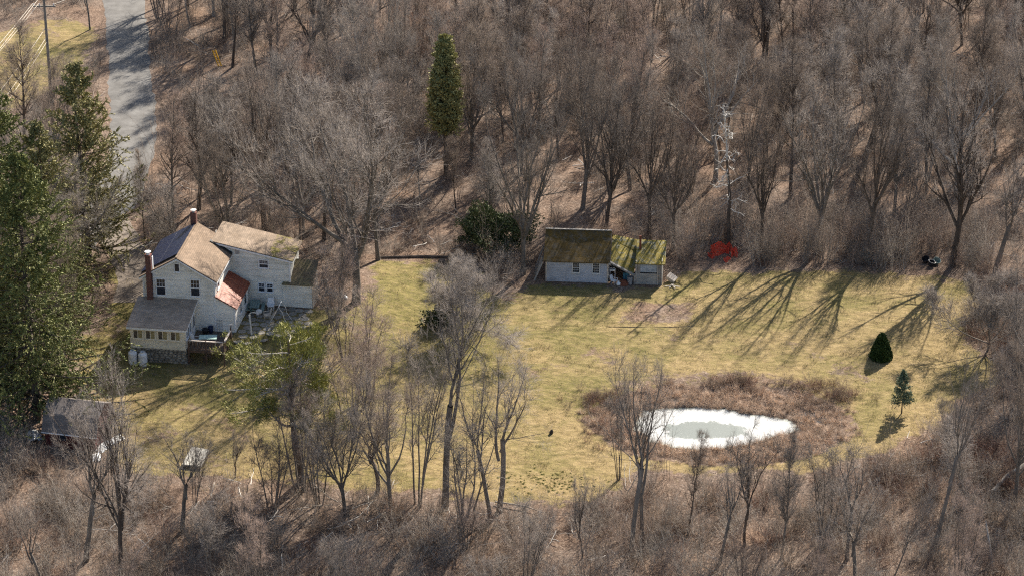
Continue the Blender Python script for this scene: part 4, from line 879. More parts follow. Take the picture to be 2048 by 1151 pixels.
def bare_tree(seed, Ht, style, dens=1.0, mats=('bark_grey', 'twig_grey'), thick=1.0):
    r = np.random.default_rng(seed); wood, fine = [], []
    z3 = np.zeros((1, 3)); rb = {'maple': .0155, 'slender': .0115, 'clump': .008, 'gnarly': .02, 'sparse': .0145, 'shrubby': .012}[style]*Ht*thick
    if style == 'clump':
        n = 5; a = r.random(n)*6.28; D = np.stack([.22*np.cos(a), .22*np.sin(a), np.ones(n)], -1); P0_ = np.stack([.25*np.cos(a), .25*np.sin(a), -.2*np.ones(n)], -1)
        tr_ = grow(r, P0_, D, Ht*(.75+.3*r.random(n)), 9, .02, .06); trr = np.repeat((rb*np.linspace(1, .12, 9))[None], n, 0); wood.append((tr_, trr, 7)); mains, mr = tr_, trr
        l1, lr1 = spawn(r, mains, mr, 9, .25, .98, .6, lambda t, p: .20*Ht*(1.1-.75*t), 6, .10, .10); nL = 1
    elif style in ('maple', 'sparse', 'gnarly', 'shrubby'):
        hf = {'maple': .20+.16*r.random(), 'sparse': .42, 'gnarly': .3, 'shrubby': .12}[style]
        tr_ = grow(r, z3-[0, 0, .3], np.array([[r.normal(0, .06), r.normal(0, .06), 1]]), np.array([hf*Ht+.3]), 6, .0, .04 if style != 'gnarly' else .2)
        trr = (rb*np.array([1.35, 1.05, 1, .95, .92, .9]))[None]; wood.append((tr_, trr, 9))
        nl = {'maple': 7, 'sparse': 3, 'gnarly': 4, 'shrubby': 8}[style]; a = np.arange(nl)*6.28/nl+r.random(nl)*.8; sp = {'maple': .72, 'sparse': .36, 'gnarly': .7, 'shrubby': 1.1}[style]*(.15+1.15*r.random(nl) if style in ('maple', 'gnarly') else .35+.9*r.random(nl)); sp[0] *= .2
        D = np.stack([np.sin(sp)*np.cos(a), np.sin(sp)*np.sin(a), np.cos(sp)], -1); P0_ = np.repeat(tr_[:, -1], nl, 0)-np.array([0, 0, 1])*(r.random(nl)*hf*.3*Ht)[:, None]*(np.arange(nl) > 0)[:, None]
        mains = grow(r, P0_, D, (1-hf)*Ht*(.78+.25*r.random(nl))/np.cos(sp*.45), 10, .06 if style != 'gnarly' else .0, .115 if style != 'gnarly' else .2)
        mr = (rb*.72*(.65+.35*r.random(nl)))[:, None]*np.linspace(1, .10, 10)[None]; wood.append((mains, mr, 7))
        l1, lr1 = spawn(r, mains, mr, 9, .12, .97, .62, lambda t, p: .30*Ht*(1.05-.8*t), 7, .09, .11 if style != 'gnarly' else .25)
    else:
        tr_ = grow(r, z3-[0, 0, .3], np.array([[r.normal(0, .04), r.normal(0, .04), 1]]), np.array([Ht]), 12, .03, .03)
        trr = (rb*np.concatenate([[1.3], np.linspace(1, .08, 11)]))[None]; wood.append((tr_, trr, 8)); mains, mr = tr_, trr
        l1, lr1 = spawn(r, mains, mr, 40, .28, .98, .85, lambda t, p: .26*Ht*(1.05-.85*t), 7, .10, .10)
    wood.append((l1, lr1, 5))
    l2, lr2 = spawn(r, l1, lr1, int(8*dens**.5+.5), .12, 1.0, .65, lambda t, p: .48*p*(1.1-.6*t)+.2, 5, .05, .13, rmin=.013); wood.append((l2, lr2, 4))
    n3 = max(3, int(round(6*dens))); l3, lr3 = spawn(r, l2, lr2, n3, .1, 1.0, .62, lambda t, p: .45*p*(1.1-.5*t)+.25, 4, .06, .14, rmin=.0078); fine.append((l3, lr3, 3))
    tot = 5200*dens; n4 = max(2, int(tot/len(l3)+.5)); n4 = min(n4, 6)
    l4, lr4 = spawn(r, l3, lr3, n4, .08, 1.0, .55, lambda t, p: .35*p+.28, 2, .1, .1, rmin=.0056, taper=.4); fine.append((l4, lr4, 3))
    V1, Q1 = tubes(wood); V2, Q2 = tubes(fine)
    return mesh_np('trunk', V1, Q1, None, mats[0], True), mesh_np('crown', V2, Q2, None, mats[1])
TREE = {
 'edge': [bare_tree(71, 16, 'maple', .62, ('bark_grey', 'twig_grey'), 1.3), bare_tree(72, 16, 'maple', .55, ('bark_dark', 'twig_brown'), 1.3), bare_tree(73, 16, 'maple', .6, ('bark_dark', 'twig_grey'), 1.3)],
 'maple': [bare_tree(11, 16, 'maple', 1.2), bare_tree(12, 16, 'maple', 1.2, ('bark_grey', 'twig_brown')), bare_tree(13, 16, 'maple', .9, ('bark_dark', 'twig_grey')), bare_tree(14, 16, 'maple', .75, ('bark_pale', 'twig_brown')), bare_tree(15, 16, 'maple', .9, ('bark_dark', 'twig_brown'))],
 'slender': [bare_tree(21, 14, 'slender', 1.0), bare_tree(22, 14, 'slender', .9, ('bark_dark', 'twig_brown')), bare_tree(23, 14, 'slender', .8, ('bark_grey', 'twig_pink')), bare_tree(24, 14, 'slender', .5, ('bark_pale', 'twig_grey')), bare_tree(25, 14, 'sparse', .8, ('bark_dark', 'twig_grey'))],
 'sparse': [bare_tree(31, 17, 'sparse', .5), bare_tree(32, 17, 'sparse', .42, ('bark_grey', 'twig_grey'))],
 'clump': [bare_tree(41, 9, 'clump', .5), bare_tree(42, 9, 'clump', .6, ('bark_grey', 'twig_pink'))],
 'gnarly': [bare_tree(51, 11, 'gnarly', .7, ('bark_dark', 'twig_grey'))],
 'shrubby': [bare_tree(61, 6, 'shrubby', 1.25, ('bark_grey', 'twig_grey'))]}
HREF = {'edge': 16, 'maple': 16, 'slender': 14, 'sparse': 17, 'clump': 9, 'gnarly': 11, 'shrubby': 6}
NTREE = 0
def plant(kind, k, x, y, ht, rz, label, group=None, sx=1.0, tilt=(0, 0), name='bare_tree'):
    global NTREE
    s = ht/HREF[kind]; t = thing(name, label, 'tree', (x, y, h1(x, y)), 0, group)
    t.rotation_mode = 'ZYX'; t.rotation_euler = (tilt[0], tilt[1], rz); t.scale = (s*sx, s*sx, s)
    a, b_ = TREE[kind][k % len(TREE[kind])]; link('trunk', a, t); link('crown', b_, t); NTREE += 1
    return t
NAMED = [
 # px, py of the foot, height, kind, variant, rot, spread, label, tilt
 (712, 605, 22, 'maple', 0, .4, 1.05, 'huge many-limbed bare tree between the rear wing and the lawn', (0, 0)),
 (757, 520, 17, 'maple', 1, 2.0, .7, 'tall brown-trunked bare tree right behind the huge many-limbed tree', (0, 0)),
 (530, 462, 16.5, 'edge', 1, 1.2, .8, 'dark double-stemmed bare tree rising behind the rear wing roof', (0, -.03)),
 (460, 455, 14.5, 'slender', 0, .3, 1.0, 'straight bare tree behind the main roof, just right of the rear chimney', (0, -.04)),
 (605, 475, 16.5, 'edge', 0, 3.1, .85, 'bare tree behind the right end of the rear wing', (0, 0)),
 (648, 480, 13, 'slender', 1, 4.0, 1.1, 'slim bare tree directly left of the huge many-limbed tree', (0, 0)),
 (290, 480, 9, 'slender', 1, 1.0, .7, 'dark bare tree with a stub between the spruces and the rear chimney', (0, 0)),
 (345, 450, 13, 'slender', 2, 2.2, 1.0, 'bare tree directly behind the solar panels', (0, 0)),
 (398, 420, 13, 'edge', 2, .9, .75, 'wide bare tree behind the rear chimney', (0, 0)),
 (1046, 548, 18.5, 'edge', 0, 1.9, .62, 'tall grey fork-stemmed bare tree at the left end of the weathered shed', (0, 0)),
 (1212, 458, 15, 'edge', 2, .2, .6, 'leaning bare tree behind the collapsed bay', (0, .03)),
 (1297, 478, 15, 'edge', 1, 2.6, .55, 'dark straight bare tree right behind the hut stovepipe', (0, 0)),
 (1522, 512, 15, 'edge', 1, 1.5, .45, 'slim bare tree first to the right of the orange-red netting', (0, 0)),
 (1640, 498, 18, 'edge', 0, 5.1, .66, 'broad bare tree at the middle of the lawn back edge', (0, 0)),
 (1735, 520, 17, 'edge', 1, 2.4, .5, 'forked bare tree at the lawn back edge left of the dark tubs', (0, .05)),
 (1905, 532, 18, 'edge', 2, .7, .72, 'low-forking wide bare tree just right of the dark tubs', (0, 0)),
 (1985, 560, 13, 'sparse', 1, .7, 1.1, 'small bare tree at the right corner of the lawn', (0, .1)),
 (1345, 500, 12, 'edge', 1, 2.7, .6, 'slim bare tree just right of the board hut', (0, 0)),
 (515, 158, 15, 'slender', 0, 1.2, .9, 'tall dark-trunked tree at upper left, right of the yellow ladder', (0, 0)),
 (465, 135, 14, 'slender', 1, 3.2, .9, 'tall dark tree directly beside the yellow ladder', (0, 0)),
 (682, 72, 13, 'slender', 1, 5.2, .9, 'dark straight trunk near the top edge left of the tall cedar', (0, 0)),
 (1787, 200, 12, 'sparse', 1, 1.7, 1.0, 'dark forked tree standing high in the wood at upper right', (0, 0)),
 (1720, 330, 13, 'clump', 0, .2, 1.3, 'multi-stemmed tree in the wood below the dark forked tree', (0, 0)),
 (890, 1015, 22.5, 'sparse', 0, 2.9, .78, 'tallest bare tree in the foreground, its top against the grey thicket', (0, .045)),
 (832, 1012, 15, 'clump', 0, 1.1, .75, 'multi-stemmed bare tree left against the tallest foreground tree', (0, -.05)),
 (981, 1036, 14.5, 'sparse', 1, 3.6, .75, 'left one of the two slim forked trees in front of the lawn centre', (0, -.05)),
 (999, 1022, 14.5, 'sparse', 0, .9, 1.0, 'right one of the two slim forked trees, leaning towards the pond', (0, .17)),
 (752, 985, 9.5, 'gnarly', 0, .5, .9, 'crooked dark tree left of the tall foreground trees', (0, .05)),
 (600, 985, 12.5, 'clump', 0, 2.2, .9, 'multi-stemmed bare tree just below the pine', (0, 0)),
 (640, 1010, 11, 'clump', 1, 4.2, .8, 'pinkish multi-stemmed tree right below the pine', (0, 0)),
 (240, 1165, 18, 'maple', 2, 3.5, .62, 'tall bare tree at the bottom left, right one of the close pair', (0, -.04)),
 (172, 1120, 14.5, 'sparse', 1, 5.5, .9, 'leaning dark bare tree at the bottom left, left one of the close pair', (0, .10)),
 (388, 1010, 6, 'clump', 0, 1.3, .8, 'small upright thin-stemmed tree at the concrete cover slab', (0, 0)),
 (470, 955, 5, 'gnarly', 0, 2.3, .5, 'small crooked dark sapling on the grass right of the cover slab', (0, .2)),
 (1262, 1110, 17.5, 'sparse', 0, 4.6, .72, 'tall bare tree in front of the left end of the pond', (0, 0)),
 (1238, 960, 8, 'clump', 0, 2.6, .6, 'small thin-stemmed tree on the near bank at the left end of the pond', (0, .03)),
 (1375, 1070, 9, 'slender', 1, 2.0, .7, 'thin bare sapling in the foreground below the pond centre', (0, .05)),
 (1440, 1125, 9.5, 'sparse', 1, .4, .8, 'small forked bare tree at the bottom below the pond centre', (0, .05)),
 (1490, 1090, 12, 'gnarly', 0, 3.0, .45, 'dark ivy-wrapped thin tree at the bottom right of the pond', (0, .04)),
 (1562, 1115, 11, 'slender', 0, 4.0, .7, 'grey thin tree at the bottom below the right end of the pond', (0, 0)),
 (1650, 1080, 10, 'clump', 0, 5.0, .9, 'multi-stemmed bare tree below the right end of the pond', (0, .03)),
 (1868, 1098, 18.5, 'sparse', 1, 2.1, .55, 'leaning pale-barked tree at bottom right, its fork above the brush', (0, .20)),
 (1165, 1115, 8, 'gnarly', 0, 1.9, .35, 'broken crooked dead tree in the brush left of the pond', (0, .0)),
 (1785, 1160, 8, 'sparse', 0, 1.0, .5, 'leaning grey stem at the bottom edge near the right corner', (0, .35)),
 (925, 668, 6.3, 'shrubby', 0, 1.0, 1.35, 'wide tangled grey thicket tree on the lawn left of the shed', (0, 0)),
 (915, 570, 3.2, 'shrubby', 0, 3.0, .9, 'small tangled grey shrub above the wide grey thicket tree', (0, 0)),
 (668, 655, 8, 'clump', 1, 2.0, 1.1, 'pinkish bare brush tree right beside the annex', (0, 0)),
 (690, 700, 8, 'clump', 0, 5.0, 1.1, 'grey bare brush tree between the pine top and the huge tree', (0, 0)),
 (700, 860, 9, 'clump', 1, .6, 1.2, 'bare bushy tree right of the pine', (0, 0)),
 (735, 800, 9, 'clump', 1, 2.6, 1.3, 'fuzzy bare brush tree on the lawn edge between the pine and the foreground trees', (0, 0)),
 (782, 1020, 13.5, 'maple', 1, 3.9, .8, 'fine-twigged brownish tree left of the multi-stemmed foreground tree', (0, -.04)),
 (690, 1030, 12, 'maple', 0, 1.4, .8, 'fine-twigged grey tree below and right of the pine', (0, 0)),
 (545, 1020, 8, 'clump', 1, .4, 1.1, 'bushy many-stemmed tree below and left of the pine', (0, 0)),
 (930, 1040, 11, 'clump', 0, 5.4, 1.1, 'low many-stemmed bare tree right of the tallest foreground tree', (0, .03)),
 (1285, 1090, 16, 'sparse', 1, 2.9, .62, 'second tall bare tree close against the one at the left end of the pond', (0, .03)),
 (1940, 1010, 7, 'clump', 0, 3.3, 1.4, 'low bushy bare tree left of the thick pale fallen log', (0, 0)),
 (1975, 700, 7, 'shrubby', 0, 2.3, 1.2, 'dense grey thicket tree at the right edge of the lawn above the small fir', (0, 0)),
 (2030, 1010, 14, 'maple', 1, .6, .7, 'bare tree at the right edge behind the thick pale fallen log', (0, 0)),
 (2040, 800, 12, 'maple', 0, 3.6, .8, 'bare tree at the right edge level with the small fir', (0, 0)),
 (180, 60, 9, 'sparse', 0, .6, .7, 'white-barked birch between the utility pole and the road', (0, 0)),
]
named_xy = []
for px, py, ht, kd, k, rz, sx, lab, ti in NAMED:
    q = W(px, py); named_xy.append((q[0], q[1])); t = plant(kd, k, q[0], q[1], ht, rz, lab, sx=sx, tilt=ti)
    if 'birch' in lab:
        t.name = 'birch_tree'
        tm = TREE['sparse'][0][0].copy(); tm.materials.clear(); tm.materials.append(MATS['bark_birch']); t.children[0].data = tm
# pale dead snag
def snag(px, py, ht, label, seed):
    r = np.random.default_rng(seed); q = W(px, py); s = []
    tr_ = grow(r, np.zeros((1, 3)), np.array([[.0, 0, 1.0]]), np.array([ht]), 14, .2, .07); trr = (.21*np.linspace(1, .12, 14))[None]
    a, ar = spawn(r, tr_, trr, 26, .28, .98, 1.2, lambda t, p: .15*ht*(1.15-.6*t), 7, .0, .5, rratio=.4, taper=.45); b2, br2 = spawn(r, a, ar, 5, .2, .95, .9, lambda t, p: .5*p, 5, .0, .4, rmin=.028)
    V, Q_ = tubes([(tr_, trr, 7)]); t = thing('dead_tree', label, 'tree', q); link('trunk', mesh_np('trunk', V, Q_, None, 'bark_dark', True), t)
    V, Q_ = tubes([(tr_[:, 8:], trr[:, 8:]+.01, 6), (a, np.maximum(ar, .036), 5), (b2, br2, 4)]); link('branches', mesh_np('branches', V, Q_, None, 'bark_snag', True), t); named_xy.append((q[0], q[1]))
snag(1457, 497, 14.2, 'dead tree with dark trunk and pale twisted branches above the orange-red netting', 5)

# filler woods
LMK = [('the yellow ladder', W(437, 133)), ('the tall narrow cedar', W(892, 345)), ('the dark forked tree', W(1787, 200)), ('the pale twisted dead tree', W(1457, 490)), ('the mossy board hut', W(1300, 500)),
       ('the weathered shed', W(1160, 500)), ('the broad dark evergreen', W(990, 498)), ('the huge many-limbed tree', W(712, 605)), ('the farmhouse rear wing', W(520, 510)), ('the road bend', W(270, 360)), ('the utility pole', W(104, 208)),
       ('the small open fir', W(1803, 826)), ('the frozen pond', W(1440, 930)), ('the concrete cover slab', W(390, 920)), ('the red barn', W(150, 900)), ('the dark garden tubs', W(1862, 528)), ('the top edge centre', W(1100, 60)), ('the top right corner', W(2000, 40)),
       ('the two slim forked trees', W(990, 1030)), ('the thick pale fallen log', W(2012, 968)), ('the multi-stemmed wood tree', W(1720, 330)), ('the far end of the road', W(330, 20)), ('the middle of the upper wood', W(1350, 200))]
RANK = [(w_+' nearest').replace('first ', '') for w_ in 'first second third fourth fifth sixth seventh eighth ninth tenth eleventh twelfth thirteenth fourteenth fifteenth sixteenth'.split()]
FILL = []
def zone(px, py):
    if py > 900: return 'trees in the foreground brush'
    if px > 1960 and py > 500: return 'trees right of the lawn'
    if py > 330: return 'bare trees of the wood edge behind house and lawn'
    return 'bare trees of the upper wood'
def label_fill():
    adj = {'maple': 'broad-crowned', 'slender': 'slender straight', 'clump': 'multi-stemmed', 'sparse': 'thin-twigged forked'}; bins = {}
    for t, kd, x, y in FILL:
        d = [(math.hypot(x-q[0], (y-q[1])*.55), n, q) for n, q in LMK]; dd_, n, q = min(d, key=lambda e: e[0]); ax_, ay_ = x-q[0], (y-q[1])*.55
        side = ('to the right of' if ax_ > 0 else 'to the left of') if abs(ax_) > abs(ay_) else ('behind' if ay_ > 0 else 'in front of')
        bins.setdefault((kd, side, n), []).append((dd_, t))
    for (kd, side, n), lst in bins.items():
        lst.sort(key=lambda e: e[0])
        for k, (_, t) in enumerate(lst):
            t['label'] = f"{adj[kd]} bare tree {side} {n}" if len(lst) == 1 else f"{adj[kd]} bare tree {RANK[min(k, 15)]} {side} {n}"
def clear_of(x, y, d_tree=2.4):
    P_ = np.array([[x, y]])
    if sdist(P_, LAWN)[0] > -1.2 or sdist(P_, LAWN2)[0] > -1: return False
    if seg_dist(P_, ROAD, False)[0] < 3.6 or seg_dist(P_, DRIVE, False)[0] < 2.6: return False
    L = P_[0]-HO; u, v = L@HU, L@HV
    if -7 < u < 12 and -3 < v < 15.5: return False
    L = P_[0]-SO; u, v = L@SU, L@SV
    if -7.5 < u < 6.5 and -2 < v < 7: return False
    if pond_r(np.array([x]), np.array([y]))[0] < 1.2: return False
    return True
rt = np.random.default_rng(99); pts = list(named_xy); cnt = 0
CROWDED = [(W(985, 505)[:2], 4.0), (W(893, 335)[:2], 2.0), (W(90, 830)[:2], 5), (W(10, 660)[:2], 4), (W(175, 500)[:2], 4), (W(90, 892)[:2]+[2, 2], 4.5)]
cand = []
for gy_ in np.arange(-62, 84, 4.35):
    for gx_ in np.arange(-66, 70, 4.35): cand.append((gx_+rt.uniform(-2, 2), gy_+rt.uniform(-2, 2)))
rt.shuffle(cand)
for x, y in cand:
    z_ = 0; px, py = proj(np.array(x), np.array(y), np.array(z_))
    tpx, tpy = proj(np.array(x), np.array(y), np.array(13.0))
    if not (-70 < px < 2230 and tpy < 1190 and py > -25): continue
    if not clear_of(x, y): continue
    if min((x-a)**2+(y-b_)**2 for a, b_ in pts) < 2.9**2: continue
    if any((x-c[0])**2+(y-c[1])**2 < rr0**2 for c, rr0 in CROWDED): continue
    if py > 900 and rt.random() < .72: continue
    if px > 1960 and py > 500 and rt.random() < .5: continue
    if py < 120 and 520 < px < 900 and rt.random() < .5: continue
    if py < 130 and px < 200: continue
    if 340 < py < 480 and 350 < px < 1000 and rt.random() < .35: continue
    if 330 < px < 455 and 125 < py < 330: continue
    if 1395 < px < 1515 and 468 < py < 575: continue
    if 1150 < px < 1720 and 900 < py < 1075: continue
    if 140 < px < 262 and 330 < py < 600: continue
    if px > 1060 and 400 < py < 545 and rt.random() < .82: continue
    if px > 1060 and 330 < py < 400 and rt.random() < .4: continue
    if px < 215 and 110 < py < 330 and rt.random() < .8: continue
    if 1690 < px < 1870 and 900 < py < 1085: continue
    if px < 330 and 900 < py < 1090: continue
    pts.append((x, y)); u = rt.random(); grp = zone(float(px), float(py))
    if py > 900: kd, ht = (('sparse', rt.uniform(7, 12)) if u < .4 else ('clump', rt.uniform(5, 9)))
    elif py > 330 and px > 1090: kd, ht = ('maple', rt.uniform(13, 17.5)) if u < .4 else (('slender', rt.uniform(13, 17)) if u < .8 else ('clump', rt.uniform(8, 12)))
    elif py > 330 or px < 800: kd, ht = ('maple', rt.uniform(12, 16)) if u < .4 else (('slender', rt.uniform(11, 15.5)) if u < .8 else ('clump', rt.uniform(7, 11)))
    else: kd, ht = ('maple', rt.uniform(11, 15)) if u < .3 else (('slender', rt.uniform(10, 15)) if u < .7 else ('clump', rt.uniform(7, 12)))
    if 800 < px < 985 and 345 < py: ht = min(ht, (py-265)/21.0)
    if 330 < px < 545 and 133 < py < 480: ht = min(ht, (py-140)/20.5)
    if px < 215 and py < 330: ht = min(ht, 4.5)
    if ht < 3.5: continue
    FILL.append((plant(kd, int(rt.integers(0, 9)), x, y, ht, rt.uniform(0, 6.28), 'bare tree in the wood', grp, sx=(rt.uniform(.55, .9) if kd == 'maple' else rt.uniform(.8, 1.15)), tilt=(rt.normal(0, .06), rt.normal(0, .06))), kd, x, y)); cnt += 1
label_fill()
print('filler trees', cnt, 'total', NTREE)

# ------------------------------------------------------------------ evergreens
def needles(r, P_, D, n_per, size, flat=.35, wide=.30, jit=.45):
    """needle sprays: narrow kites around points P_ with direction D"""
    idx = np.repeat(np.arange(len(P_)), n_per); N = len(idx); d = unit(D[idx]+r.normal(0, .45, (N, 3))); s = size*(.6+.8*r.random(N))
    c = P_[idx]+r.normal(0, size*jit, (N, 3)); w_ = unit(np.cross(d, unit(r.normal(0, 1, (N, 3))+[0, 0, .6])))*(s*wide)[:, None]
    V = np.stack([c-d*s[:, None]*.5, c+w_, c+d*s[:, None]*.5, c-w_], 1).reshape(-1, 3); Q_ = np.arange(4*N).reshape(-1, 4); return V, Q_
def conifer(seed, Ht, Rr, mat, droop=.25, base=.06, nb=150, bark='bark_dark', prof=1.0, spray=6, size=.42, ups=.1, ragged=.25, wide=.2):
    r = np.random.default_rng(seed); tr_ = grow(r, np.array([[0, 0, -.3]]), np.array([[0, 0, 1.0]]), np.array([Ht]), 10, .05, .012); trr = (.017*Ht*np.linspace(1, .06, 10))[None]
    t = base+(1-base)*r.random(nb)**1.15; a = r.random(nb)*6.283; L = Rr*((1-t)**prof*1.0+.04)*(1+r.normal(0, ragged, nb)).clip(.45, 1.5); el = .35*t-droop*(1-t)
    D = np.stack([np.cos(a)*np.cos(el), np.sin(a)*np.cos(el), np.sin(el)], -1); P0_ = np.stack([np.zeros(nb), np.zeros(nb), t*Ht], -1)
    br_ = grow(r, P0_, D, L, 8, ups, .05); brr = (np.maximum(.012*L, .01))[:, None]*np.linspace(1, .25, 8)[None]
    n2 = 9; s2, sr2 = spawn(r, br_, brr, n2, .15, 1.0, .85, lambda t_, p: .34*p*(1.15-.8*t_)+.12, 4, -.04, .08, rmin=.006)
    s2[..., 2] -= np.abs(s2[..., 2:3]-s2[:, :1, 2:3])[..., 0]*.2
    V1, Q1 = tubes([(tr_, trr, 8)]); V3, Q3 = tubes([(br_, brr, 4), (s2, sr2, 3)])
    def along(P_, m, lo):
        N_, K_, _ = P_.shape; i_ = r.integers(0, N_, m); t_ = (lo+(1-lo)*r.random(m))*(K_-1); k_ = np.minimum(t_.astype(int), K_-2); f_ = (t_-k_)[:, None]
        return P_[i_, k_]*(1-f_)+P_[i_, k_+1]*f_, unit(P_[i_, k_+1]-P_[i_, k_])
    m_ = int(spray*nb*26); pa, da = along(s2, m_, .0); pb, db = along(br_, m_//6, .3)
    V2, Q2 = needles(r, np.concatenate([pa, pb]), np.concatenate([da, db]), 1, size, wide=wide, jit=.22)
    return mesh_np('trunk', V1, Q1, None, bark, True), mesh_np('branches', V3, Q3, None, bark), mesh_np('crown', V2, Q2, None, mat)
def plant_con(name, label, ms, px, py, rz=0, s=1.0, tilt=(0, 0)):
    q = W(px, py); t = thing(name, label, 'tree', q, rz); t.rotation_euler = (tilt[0], tilt[1], rz); t.scale = (s, s, s)
    for nm, me in zip(('trunk', 'branches', 'crown'), ms): link(nm, me, t)
    return t
c1 = conifer(1, 23, 6.6, 'spruce_needles', droop=.28, nb=320, prof=.68, spray=15, size=.19, ragged=.32, ups=.07)
plant_con('spruce_tree', 'biggest dark spruce at the left edge, its branches reaching to the porch lawn', c1, 75, 838)
c2 = conifer(2, 19, 5.4, 'spruce_needles_olive', droop=.15, nb=270, prof=.7, spray=13, size=.18)
plant_con('spruce_tree', 'olive-tinted spruce with pointed top beside the road', c2, 178, 520)
plant_con('spruce_tree', 'tall spruce cut by the left edge below the overhead wires', c1, 5, 620, 2.0, .93)
plant_con('spruce_tree', 'dense spruce at the left edge just above the red barn', c2, -5, 800, 1.0, .85)
plant_con('spruce_tree', 'spruce in front of the driveway between the biggest spruce and the farmhouse', c1, 98, 690, 4.2, .66)
plant_con('spruce_tree', 'dark spruce between the left edge spruce and the olive-tinted spruce', c2, 95, 610, 3.0, .9)
c3 = conifer(5, 12.6, 3.2, 'cedar_leaves', droop=-.7, base=.27, nb=260, prof=.6, spray=7, size=.22, ups=.25, ragged=.12)
plant_con('cedar_tree', 'tall narrow yellow-green cedar rising alone from the bare wood', c3, 892, 350, 0, 1.12)
c4_ = conifer(6, 3.9, 1.35, 'fir_needles', droop=-.12, base=.2, nb=110, prof=.95, spray=3, size=.12, ups=.02, ragged=.1, wide=.22)
plant_con('fir_tree', 'small open blue-green fir on the lawn right of the pond', c4_, 1803, 826)
# scots pine: crown of tufts on the upper half
def pine(seed, Ht, Rr):
    r = np.random.default_rng(seed); tr_ = grow(r, np.array([[0, 0, -.3]]), np.array([[.02, 0, 1.0]]), np.array([Ht*.93]), 9, .02, .05); trr = (.021*Ht*np.linspace(1, .25, 9))[None]
    a, ar = spawn(r, tr_, trr, 40, .40, 1.0, 1.25, lambda t, p: Rr*(1.3-.75*t), 7, .05, .16); b2, br2 = spawn(r, a, ar, 8, .3, 1.0, .75, lambda t, p: .4*p*(1.1-.5*t)+.2, 4, .1, .15, rmin=.015)
    V1, Q1 = tubes([(tr_, trr, 8)]); V3, Q3 = tubes([(a, ar, 5), (b2, br2, 4)])
    tp = np.concatenate([b2[:, 2:].reshape(-1, 3), a[:, -1]]); td = np.concatenate([unit(b2[:, 2:]-b2[:, 1:-1]).reshape(-1, 3), unit(a[:, -1]-a[:, -2])])
    keep_ = r.random(len(tp)) < .9; V2, Q2 = needles(r, tp[keep_], td[keep_]+[0, 0, .5], 44, .24, wide=.11, jit=.7)
    return mesh_np('trunk', V1, Q1, None, 'bark_dark', True), mesh_np('branches', V3, Q3, None, 'bark_pale'), mesh_np('crown', V2, Q2, None, 'pine_needles')
pn = pine(8, 14, 4.8); plant_con('pine_tree', 'wide open-crowned green pine in front of the patio', pn, 604, 962)
def blob_tree(name, label, px, py, ell, mat, n, size, seed, stems=6, lift=.2):
    r = np.random.default_rng(seed); q = W(px, py); t = thing(name, label, 'shrub' if 'shrub' in name else 'tree', q)
    ax_, ay_, az_ = ell; u = unit(r.normal(0, 1, (n, 3))); u[:, 2] = np.abs(u[:, 2])*1.0; k = (.55+.45*r.random(n)**.5)
    if name == 'conical_shrub':
        hh = r.random(n)**.9; a = r.random(n)*6.283; rad = (1-hh**1.25)**.72*(.80+.2*r.random(n)+.06*np.sin(3*a)+.05*np.sin(7*a+hh*9)); P_ = np.stack([np.cos(a)*rad*ax_, np.sin(a)*rad*ay_, hh*az_+.05], -1); D = unit(np.stack([np.cos(a)*.35, np.sin(a)*.35, np.ones(n)], -1))
    else:
        lob = (1+.22*np.sin(u[:, 0]*5+seed)+.2*np.sin(u[:, 1]*6+2)+.16*np.sin(u[:, 2]*9+u[:, 0]*4))*(.85+.3*np.floor(2.999*((np.sin(u[:, 0]*11+u[:, 1]*9)+np.sin(u[:, 2]*13-u[:, 0]*7)+2)/4))/2); P_ = u*(k*lob)[:, None]*np.array([ax_, ay_, az_])+[0, 0, lift]; D = unit(u+[0, 0, .25])
    V, Q_ = needles(r, P_, D, 1, size, wide=.4); link('crown', mesh_np('crown', V, Q_, None, mat), t)
    a = r.random(stems)*6.283; st_ = grow(r, np.zeros((stems, 3)), np.stack([.4*np.cos(a), .4*np.sin(a), np.ones(stems)], -1), np.full(stems, az_*.8), 5, 0, .08); V, Q_ = tubes([(st_, np.full((stems, 1), .03)*np.linspace(1, .3, 5)[None], 4)]); link('trunk', mesh_np('trunk', V, Q_, None, 'bark_dark'), t)
    return t
blob_tree('conical_shrub', 'dense dark green conical shrub alone on the lawn right of the pond', 1762, 716, (.9, .9, 2.2), 'arborvitae_leaves', 26000, .14, 3)
blob_tree('evergreen_tree', 'broad low dark evergreen behind the fork-stemmed tree by the shed', 990, 498, (2.9, 2.6, 2.6), 'hemlock_leaves', 17000, .19, 4, lift=.9)
blob_tree('evergreen_shrub', 'dark green shrub half hidden under the wide grey thicket tree', 885, 650, (1.3, 1.1, 1.5), 'hemlock_leaves', 5000, .18, 7)

